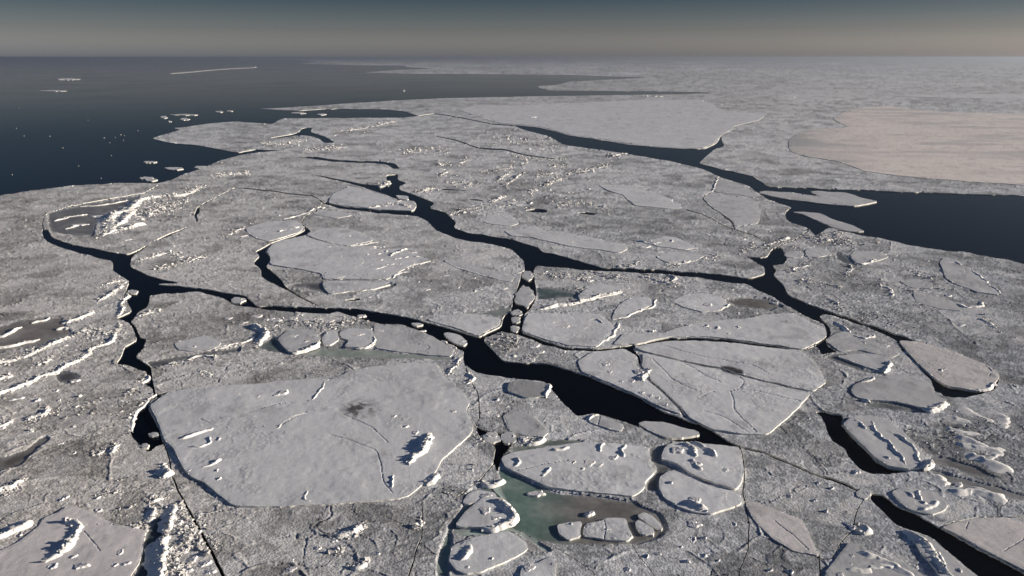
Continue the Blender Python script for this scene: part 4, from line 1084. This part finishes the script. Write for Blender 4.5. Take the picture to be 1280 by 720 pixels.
# ------------------------------------------------------------------ ridges and hummocks
def ridge_mesh(pts, height, half, base, seed, soft=False, shade=(.86, .85, .81)):
    p = np.array(pts, float)
    gx, gy = ground(p[:, 0], p[:, 1])
    g = np.stack([gx, gy], 1)
    v = float(p[:, 1].mean())
    ft = foot(v)
    half = max(half, 1.1 * ft)
    seg = np.linalg.norm(np.diff(g, axis=0), axis=1)
    s = np.concatenate([[0], np.cumsum(seg)])
    L = s[-1]
    n = int(np.clip(L / max(0.33, 0.9 * ft), 6, 260))
    tt = np.linspace(0, L, n)
    cx, cy = np.interp(tt, s, g[:, 0]), np.interp(tt, s, g[:, 1])
    # soften the corners
    for _ in range(max(1, n // 14)):
        cx[1:-1] = (cx[:-2] + 2 * cx[1:-1] + cx[2:]) / 4
        cy[1:-1] = (cy[:-2] + 2 * cy[1:-1] + cy[2:]) / 4
    dx, dy = np.gradient(cx), np.gradient(cy)
    dl = np.maximum(np.hypot(dx, dy), 1e-6)
    height = height * 0.50
    half = half * 1.15
    nx, ny = -dy / dl, dx / dl
    flip = np.where(nx < 0, -1.0, 1.0)
    if abs(nx.mean()) > 0.1:
        flip = np.full(n, np.sign(nx.mean()))
    nx, ny = nx * flip, ny * flip
    wob = (vnoise(tt / (half * 2.6), tt * 0 + seed, 7) - 0.5) * half * .7 + (vnoise(tt / max(half * .5, .7), tt * 0 + seed, 8) - 0.5) * half * .4
    wob = wob + (vnoise(tt / (half * 6.0), tt * 0 + seed, 17) - 0.5) * half * 2.0
    cx, cy = cx + nx * wob, cy + ny * wob
    taper = np.minimum(1, np.minimum(tt, L - tt) / max(0.16 * L, half) + 0.12)
    hh = height * taper * (0.50 + 0.75 * vnoise(tt / (half * 1.9), tt * 0 + seed, 9))
    if v < 330 and half < 2.4 * max(1.0, ft / .5):
        hh = hh * (.25 + .75 * sstep(.28, .5, vnoise(tt / (half * 3.0), tt * 0 + seed, 19)))
    ww = half * np.sqrt(taper) * (0.7 + 0.6 * vnoise(tt / (half * 1.6), tt * 0 + seed, 10))
    C = np.array([-1.4, -1.0, -0.6, -0.25, 0.05, 0.28, 0.44, 0.58, 0.72, 0.88, 1.1])
    prof = np.array([-.05, .06, .25, .55, .84, .99, 1.0, .66, .28, .05, -.05])
    X = cx[:, None] + nx[:, None] * ww[:, None] * C
    Y = cy[:, None] + ny[:, None] * ww[:, None] * C
    f1, f2, cid, _, _ = worley(X / .75 + seed, Y / .75, 77)
    lump = 0.86 + 0.22 * cid * sstep(0.0, 0.25, f2 - f1) + 0.30 * (vnoise(X * 1.1, Y * 1.1, 12) - .5)
    if soft:                                          # wind-smoothed drift rather than broken ice
        lump = 1 + .30 * (lump - 1)
    Zr = base + hh[:, None] * prof * np.where(prof > 0, lump, 1.0)
    Zr[:, 0] = base - 0.35
    Zr[:, -1] = base - 0.35
    Zr[0] = np.minimum(Zr[0], base + 0.02)
    Zr[-1] = np.minimum(Zr[-1], base + 0.02)
    m = len(C)
    co = np.stack([X.ravel(), Y.ravel(), Zr.ravel()], 1)
    tr = grid_tris(None, n, m)
    a, b, c = tr[0]
    va, vb = co[b] - co[a], co[c] - co[a]
    if va[0] * vb[1] - va[1] * vb[0] < 0:
        tr = tr[:, ::-1]
    al = np.clip(np.array(shade) * (0.80 + 0.28 * lump.ravel()[:, None]), 0, .88)
    return co, tr, al


def hummock_mesh(u, v, half_px, height, base, seed, shade=(.80, .79, .79)):
    ft = foot(v)
    R = max(half_px * ft * 1.15, 0.5)
    height = height * 0.42
    x0, y0 = ground(u, v)
    x0, y0 = float(x0), float(y0)
    r_ = np.random.default_rng(seed)
    nr, na = 9, 26
    ang = np.linspace(0, 2 * math.pi, na, endpoint=False)
    rad = 1 + 0.45 * (vnoise(np.cos(ang) * 1.6 + seed * 3.1, np.sin(ang) * 1.6, 15) - .5) * 2
    stretch, rot = r_.uniform(0.85, 1.5), r_.uniform(-.5, .9)
    hollow = r_.random() < 0.3
    co, lum = [], []
    for i in range(nr):
        q = i / (nr - 1)
        rr = R * rad * q
        lx, ly = np.cos(ang) * rr * stretch, np.sin(ang) * rr / stretch ** .5
        X = x0 + lx * math.cos(rot) - ly * math.sin(rot)
        Y = y0 + lx * math.sin(rot) + ly * math.cos(rot)
        side = np.clip((X - x0) / R, -1, 1)
        if hollow:
            prof = math.exp(-((q - .66) / .19) ** 2) * (0.42 + 0.58 * np.clip(side * 1.4, -.3, 1)) + 0.12 * (1 - q)
        else:
            prof = sstep(1.0, .74, q) * (0.62 + 0.38 * side) * np.ones(na)
        f1, f2, cid, _, _ = worley(X / (R * .45) + seed, Y / (R * .45), 79)
        lump = 0.86 + 0.24 * cid * sstep(0, .3, f2 - f1) + .16 * (vnoise(X * 2.1, Y * 2.1, 13) - .5)
        zz = base + height * prof * lump
        if i >= nr - 1:
            zz = np.full(na, base - 0.3)
        co.append(np.stack([X, Y, zz], 1))
        lum.append(lump)
    co = np.concatenate(co)
    lum = np.concatenate(lum)
    tr = []
    for i in range(nr - 1):
        for k in range(na):
            a, b = i * na + k, i * na + (k + 1) % na
            if i > 0:
                tr.append((a, a + na, b))
            tr.append((b, a + na, b + na))
    al = np.clip(np.array(shade) * (0.82 + 0.25 * lum[:, None]), 0, .86)
    return co, np.array(tr), al


BLOCK_V = np.array([(-1, -1, -1), (1, -1, -1), (1, 1, -1), (-1, 1, -1), (-1, -1, 1), (1, -1, 1), (1, 1, 1), (-1, 1, 1)], float) * .5
BLOCK_T = np.array([(0, 2, 1), (0, 3, 2), (4, 5, 6), (4, 6, 7), (0, 1, 5), (0, 5, 4), (1, 2, 6), (1, 6, 5), (2, 3, 7), (2, 7, 6), (3, 0, 4), (3, 4, 7)])


def blocks(x, y, z, size, lean=.38):
    """broken, tilted blocks of ice, eight corners each"""
    N = len(x)
    P = BLOCK_V[None] * (1 + rng.uniform(-.38, .38, (N, 8, 3)))
    P *= np.stack([rng.uniform(.8, 1.5, N), rng.uniform(.8, 1.5, N), rng.uniform(.35, .8, N)], 1)[:, None]
    P *= size[:, None, None]

    def rot(a, i, j):
        c, s = np.cos(a)[:, None], np.sin(a)[:, None]
        A, B = P[..., i].copy(), P[..., j].copy()
        P[..., i], P[..., j] = A * c - B * s, A * s + B * c

    rot(rng.normal(0, lean, N), 1, 2)
    rot(rng.normal(0, lean, N), 0, 2)
    rot(rng.uniform(0, 6.28, N), 0, 1)
    P[..., 0] += x[:, None]
    P[..., 1] += y[:, None]
    P[..., 2] += z[:, None]
    return P


def link_blocks(P, parent, lo=.55, hi=.86):
    n = len(P)
    tr = (BLOCK_T[None] + 8 * np.arange(n)[:, None, None]).reshape(-1, 3)
    al = np.repeat(rng.uniform(lo, hi, n), 8)[:, None] * np.array((1, .985, .96))
    o = link("ice_rubble", mesh_from("ice_rubble", P.reshape(-1, 3), tr, M_RIDGE, al, smooth=False), parent)
    o["kind"] = "stuff"


def crest_blocks(co, height, half, v):
    """blocks piled on the crest and flanks of a ridge"""
    ft = foot(v)
    g = co.reshape(-1, 11, 3)[1:-1, 2:9].reshape(-1, 3)
    n = max(6, int(len(g) * .10))
    g = g[rng.choice(len(g), n)] + rng.normal(0, .15, (n, 3)) * np.array((1, 1, .3))
    size = np.clip(rng.lognormal(-1.2, .4, n), .15, .65) * np.clip(ft / .35, .8, 2.5) * np.clip(height / 1.3, .6, 1.3)
    return blocks(g[:, 0], g[:, 1], g[:, 2], size, .5)


CREST = []
seed_n = 0
for pts, hgt, half in RIDGES:
    seed_n += 1
    mid = pts[len(pts) // 2]
    par = SHEET_OBJ[label_at(*mid)]
    co, tr, al = ridge_mesh(pts, hgt, half, 0.0, seed_n, soft=mid[0] > 1150 and mid[1] > 490)
    if not (mid[0] > 1150 and mid[1] > 490) and hgt >= .9:
        CREST.append((label_at(*mid), crest_blocks(co, hgt, half, mid[1])))
    link("pressure_ridge", mesh_from("pressure_ridge", co, tr, M_RIDGE, al), par)
for (u, v, hp, hgt) in HUMMOCKS:
    seed_n += 1
    co, tr, al = hummock_mesh(u, v, hp, hgt, 0.0, seed_n)
    link("hummock", mesh_from("hummock", co, tr, M_RIDGE, al, smooth=False), SHEET_OBJ[label_at(u, v)])

# lesser hummocks, thickest where the ice is rough
HZ = [(640, 225, 150, 40, 40), (1110, 380, 120, 60, 26), (730, 350, 90, 22, 22), (60, 520, 80, 70, 10), (400, 690, 130, 40, 4), (860, 690, 100, 40, 8), (1200, 560, 80, 60, 8), (195, 262, 40, 12, 22),
      (400, 400, 90, 20, 18), (270, 300, 110, 50, 16), (560, 350, 70, 30, 8), (640, 500, 50, 40, 8), (960, 290, 60, 25, 8), (480, 180, 130, 22, 14), (1010, 620, 60, 40, 8), (100, 640, 80, 30, 8)]
taken = grow(WET | in_floe | in_thin, 4)
for cu, cv, ru, rv, cnt in HZ:
    for _ in range(cnt):
        u, v = rnd.gauss(cu, ru * .6), rnd.gauss(cv, rv * .6)
        i, j = int((v - LAT.v0) / LAT.step), int((u - LAT.u0) / LAT.step)
        if not (2 <= i < LAT.nv - 2 and 2 <= j < LAT.nu - 2) or taken[i, j]:
            continue
        seed_n += 1
        co, tr, al = hummock_mesh(u, v, rnd.uniform(1.6, 4.2) * (.6 + v / 1000.0), rnd.uniform(.5, 1.25), 0.02, seed_n)
        link("hummock", mesh_from("hummock", co, tr, M_RIDGE, al, smooth=False), SHEET_OBJ[label_at(u, v)])

# ------------------------------------------------------------------ thin new ice in the gaps
for k, (out, colr) in enumerate(THIN):
    p = T_POLYS[k]
    u0, v0 = max(p[:, 0].min(), -170) - 2, p[:, 1].min() - 2
    u1, v1 = p[:, 0].max() + 2, min(p[:, 1].max(), 792) + 2
    lat = Lattice(u0, u1, v0, v1, 1.5)
    tu, tv, tr, ins, sna = cut_region(lat, [p], True)
    gx, gy = ground(tu, tv)
    n = fbm(gx / 6.0, gy / 6.0, 81, 4)
    n2 = fbm(gx / 1.4, gy / 1.4, 85, 3)
    z = -0.23 + 0.004 * k + 0.05 * (n - .5) + 0.05 * (n2 - .5)
    al = np.array(colr) * (0.45 + 0.75 * n + 0.35 * n2)[..., None]
    if k == 0:                                        # teal near the lifted floes, greyer where it runs out among the small raft
        q = sstep(655, 735, tu + 40 * (n - .5))[..., None]
        al = al * (1 - q) + np.array((.205, .20, .19)) * (0.45 + 0.75 * n + 0.35 * n2)[..., None] * q
    frost = (sstep(.55, .72, n) * 0.22)[..., None]
    al = al * (1 - frost) + np.array((.42, .43, .42)) * frost
    ed = np.zeros(tu.shape)
    e = ins | sna
    for q in range(5):
        e = erode(e, 1)
        ed += (~e) / 5.0
    mixe = np.clip(ed * 1.5 - .55 + 1.1 * (fbm(gx / 2.5, gy / 2.5, 87, 3) - .5), 0, 1)[..., None] * .8
    al = al * (1 - mixe) + np.array((.36, .37, .37)) * mixe
    z = z + .10 * mixe[..., 0] * vnoise(gx / .7, gy / .7, 89)
    co, tr, al = compact(np.stack([gx.ravel(), gy.ravel(), z.ravel()], 1), tr, al.reshape(-1, 3))
    cu, cv = np.mean([q[0] for q in out]), np.mean([q[1] for q in out])
    link("thin_ice", mesh_from("thin_ice", co, tr, M_THIN, al), SHEET_OBJ[label_at(cu, cv)])


# ------------------------------------------------------------------ floes
def build_floe(label, fb, white, outline, ridges, hums, cracks, poly=None, seed=0, name="ice_floe", cat="ice floe", group=None, holes=()):
    global seed_n
    p = rough_outline(outline, 0.7, seed) if poly is None else poly
    size = max(np.ptp(p[:, 0]), np.ptp(p[:, 1]))
    u0, v0 = max(p[:, 0].min(), -165) - 2, p[:, 1].min() - 2
    u1, v1 = min(p[:, 0].max(), 1450) + 2, min(p[:, 1].max(), 795) + 2
    step = float(np.clip(min(np.ptp(p[:, 1]) / 7.0, size / 22.0), 0.3, 0.95))
    lat = Lattice(u0, u1, v0, v1, step)
    tu, tv, tr, ins, sna = cut_region(lat, [p], True, holes)
    gx, gy = ground(tu, tv)
    ft = foot(float(np.clip(p[:, 1].mean(), HORIZON + 2, 760)))
    fb = max(0.5 * fb, 0.2)
    white = white * 1.02
    z = fb + 0.16 * (fbm(gx / 17.0, gy / 17.0, 91 + seed, 3) - .5) + 0.05 * (fbm(gx / 3.1, gy / 3.1, 95, 3) - .5)
    z = z + 0.03 * (vnoise(gx * .55 + gy * .3, gy * 1.3 - gx * .5, 97) - .5)
    z = z + 0.075 * sstep(.5, .75, fbm(gx / 8.0 + 3, gy / 6.0, 93 + seed, 3)) + 0.035 * (fbm(gx / 1.6 + gy / 4.0, gy / 4.5 - gx / 9.0, 99, 3) - .5)
    # frozen-in lumps, in patches
    patch = sstep(.58, .70, fbm(gx / 11.0, gy / 11.0, 101 + seed, 3))
    f1, f2, cid, _, _ = worley(gx / 0.9, gy / 0.9, 103)
    z = z + patch * 0.07 * (cid - .3) * sstep(0, .2, f2 - f1)
    # the rim sags and crumbles a little
    edge = np.zeros(tu.shape)
    e = ins
    for q in range(3):
        e = erode(e, 1)
        edge += (~e) / 3.0
    z = z - 0.03 * edge * (0.4 + 1.2 * vnoise(gx / 1.3, gy / 1.3, 107))
    shade_n = fbm(gx / 14.0, gy / 14.0, 111 + seed, 4)
    tint = (1.0, .93, .895) if 'beige' in label else (.975, .95, .965) if 'pinkish' in label or 'brownish' in label else (.935, .965, 1.01)
    al = white * np.array(tint) * (0.86 + 0.22 * shade_n)[..., None]
    al = al * (1 - 0.18 * (patch * (1 - cid))[..., None])
    stain = sstep(.66, .80, fbm(gx / 9.0, gy / 9.0, 121 + seed, 4))[..., None]
    al = al * (1 - 0.20 * stain)
    if 'beige' in label:                              # wind has scoured it bare in streaks, most where it thins out to the west
        sc = fbm(gx / 110.0 + .2 * fbm(gx / 60.0, gy / 60.0, 5, 3), gy / 40.0, 151 + seed, 5)
        sc = np.maximum(.55 * sstep(.50, .72, sc), sstep(60, -30, tu - 1010 + 170 * (sc - .5)))
        al = al * (1 - sc[..., None]) + np.array((.46, .465, .48)) * sc[..., None]
    if seed in (201, 202):                            # the dark wet patch on the crack of the split floe
        m = lat.mask(rough_outline(WET_PATCH, 0.6, 9)).astype(float)
        for _ in range(2):
            m = (m + np.roll(m, 1, 0) + np.roll(m, -1, 0) + np.roll(m, 1, 1) + np.roll(m, -1, 1)) / 5
        m = np.clip(m * (.75 + .6 * fbm(gx / .8, gy / .8, 161, 3)), 0, 1)[..., None]
        al = al * (1 - m) + np.array((.045, .045, .05)) * m
    if seed == 200:                                   # soot blown over the largest floe
        d = np.exp(-(((tu - 449) / 19.0) ** 2 + ((tv - 513) / 10.0) ** 2)) * (.25 + 1.1 * sstep(.30, .70, fbm(gx / 1.3, gy / 1.3, 131, 5))) * sstep(0, 3, (tu - 430) * .5 - (tv - 512) + 14)
        al = al * (1 - 0.85 * np.clip(d * 1.1, 0, 1))[..., None]
    gr = np.zeros(tu.shape)
    for c in cracks:
        cp = rough_outline(c, 0.8, seed + 3, closed=False, chaikin=1)
        d, cu, cv = lat.near(cp, closed=False, reach=1.4)
        w = (d < 0.48 * step) & ~sna & ins
        gx[w], gy[w] = ground(cu[w], cv[w])
        gr = np.maximum(gr, w)
    z = np.where(gr > 0, z - min(0.14, 0.6 * fb), z)
    z = np.maximum(z, SEA_Z + .1)
    co, tr, al = compact(np.stack([gx.ravel(), gy.ravel(), z.ravel()], 1), tr, np.clip(al, .02, .86).reshape(-1, 3))
    co, tr, al = with_walls(co, tr, al, SEA_Z - 0.3, wall_alb=(.30, .31, .31) if name == 'ice_fragment' else (.86, .85, .80))  # floe walls paler and creamier than the top: sunlit rims put into colour
    o = link(name, mesh_from(name, co, tr, M_FLOE, al))
    tag(o, label, cat, group)
    piles = []
    for r in ridges:
        seed_n += 1
        c2, t2, a2 = ridge_mesh(*r, fb - 0.05, seed_n)
        if r[1] >= 1.2:
            piles.append(crest_blocks(c2, r[1], r[2], r[0][0][1]))
        link("snow_ridge", mesh_from("snow_ridge", c2, t2, M_RIDGE, a2), o)
    for (u, v, hp, hgt) in hums:
        seed_n += 1
        c2, t2, a2 = hummock_mesh(u, v, hp, hgt, fb - 0.05, seed_n)
        link("hummock", mesh_from("hummock", c2, t2, M_RIDGE, a2, smooth=False), o)
    if piles:
        link_blocks(np.concatenate(piles), o)
    return o


for k, f in enumerate(FLOES):
    build_floe(*f, poly=F_POLYS[k], seed=200 + k, group="pale snow-covered floes in the pack")


def blob(u, v, ru, rv, seed, n=16):
    r_ = np.random.default_rng(seed)
    a = np.linspace(0, 2 * math.pi, n, endpoint=False) + r_.uniform(-.12, .12, n)
    q = r_.uniform(.72, 1.12, n)
    return np.stack([u + np.cos(a) * ru * q, v + np.sin(a) * rv * q], 1)


for k, (label, u, v, ru, rv) in enumerate(BITS):
    p = blob(u, v, ru, rv, 700 + k, 22 if ru > 7 else 14)
    hum = [(u + .2 * ru, v - .2 * rv, ru * .35, .6)] if rv > 3 else []
    build_floe(label, .38, .70 if k < 16 else .62, None, [], hum, [], poly=p, seed=700 + k, group="small loose floes adrift in open water")
for k, (u, v) in enumerate(SPECKS):
    p = blob(u, v, rnd.uniform(.6, 1.1), rnd.uniform(.3, .5), 800 + k, 9)
    build_floe("tiny white speck of ice adrift on the dark north-western sea", .25, .26, None, [], [], [], poly=p, seed=800 + k,
               name="ice_fragment", cat="ice fragment", group="specks of ice on the north-western sea")


# ------------------------------------------------------------------ loose blocks and brash scattered over the sheets
def rubble():
    ok = (~WET) & (~SNAP) & (~grow(in_floe, 2)) & (~grow(in_thin, 1)) & (LAT.V > 100)
    dens = np.clip(AMP - 0.9, 0, 1.1) ** 1.5 * ok
    dens *= 0.25 + 1.5 * sstep(.45, .7, fbm(GX / 5.0, GY / 5.0, 141, 3))
    # spill beside every ridge
    for pts, hgt, half in RIDGES:
        p = np.array(pts)
        if p[:, 0].mean() > 1150 and p[:, 1].mean() > 490:
            continue
        d, _, _ = LAT.near(p, closed=False, reach=5)
        dens += ok * (d < 6) * np.exp(-(d / 3.0) ** 2) * 1.2
    pr = dens.ravel()
    N = 12000
    idx = rng.choice(len(pr), N, p=pr / pr.sum())
    ft = FOOT.ravel()[idx]
    u = U.ravel()[idx] + rng.uniform(-.6, .6, N)
    v = V.ravel()[idx] + rng.uniform(-.6, .6, N)
    x, y = ground(u, v)
    size = np.clip(rng.lognormal(-1.35, .45, N), .12, .8) * np.clip(ft / .28, 1, 3.2)
    P = blocks(x, y, Z.ravel()[idx] + .12 * size, size)
    lab = VLAB.ravel()[idx]
    for k in range(len(SHEET_OBJ)):
        parts = [P[lab == k]] + [c for (q, c) in CREST if q == k]
        parts = np.concatenate(parts)
        if len(parts) >= 5:
            link_blocks(parts, SHEET_OBJ[k], .45, .84)


rubble()


# ------------------------------------------------------------------ the air
def build_haze(density=0.00008):
    m = bpy.data.materials.new("thin_sea_haze")
    m.use_nodes = True
    N, L = m.node_tree.nodes, m.node_tree.links
    N.remove(N["Principled BSDF"])
    pv = N.new("ShaderNodeVolumePrincipled")
    pv.inputs["Color"].default_value = (.80, .88, 1.0, 1)
    pv.inputs["Density"].default_value = density
    pv.inputs["Anisotropy"].default_value = HAZE_G
    L.new(pv.outputs[0], N["Material Output"].inputs["Volume"])
    R, z0, z1 = 130000.0, SEA_Z - 1.0, CAM_H + 6.0
    co = [(-R, -R, z0), (R, -R, z0), (R, R, z0), (-R, R, z0), (-R, -R, z1), (R, -R, z1), (R, R, z1), (-R, R, z1)]
    tri = [(0, 2, 1), (0, 3, 2), (4, 5, 6), (4, 6, 7), (0, 1, 5), (0, 5, 4), (1, 2, 6), (1, 6, 5), (2, 3, 7), (2, 7, 6), (3, 0, 4), (3, 4, 7)]
    o = link("haze", mesh_from("haze", np.array(co), np.array(tri), m, smooth=False))
    tag(o, "thin pale haze over the ice that thickens towards the horizon", kind="stuff")


HAZE_G = 0.73
build_haze()
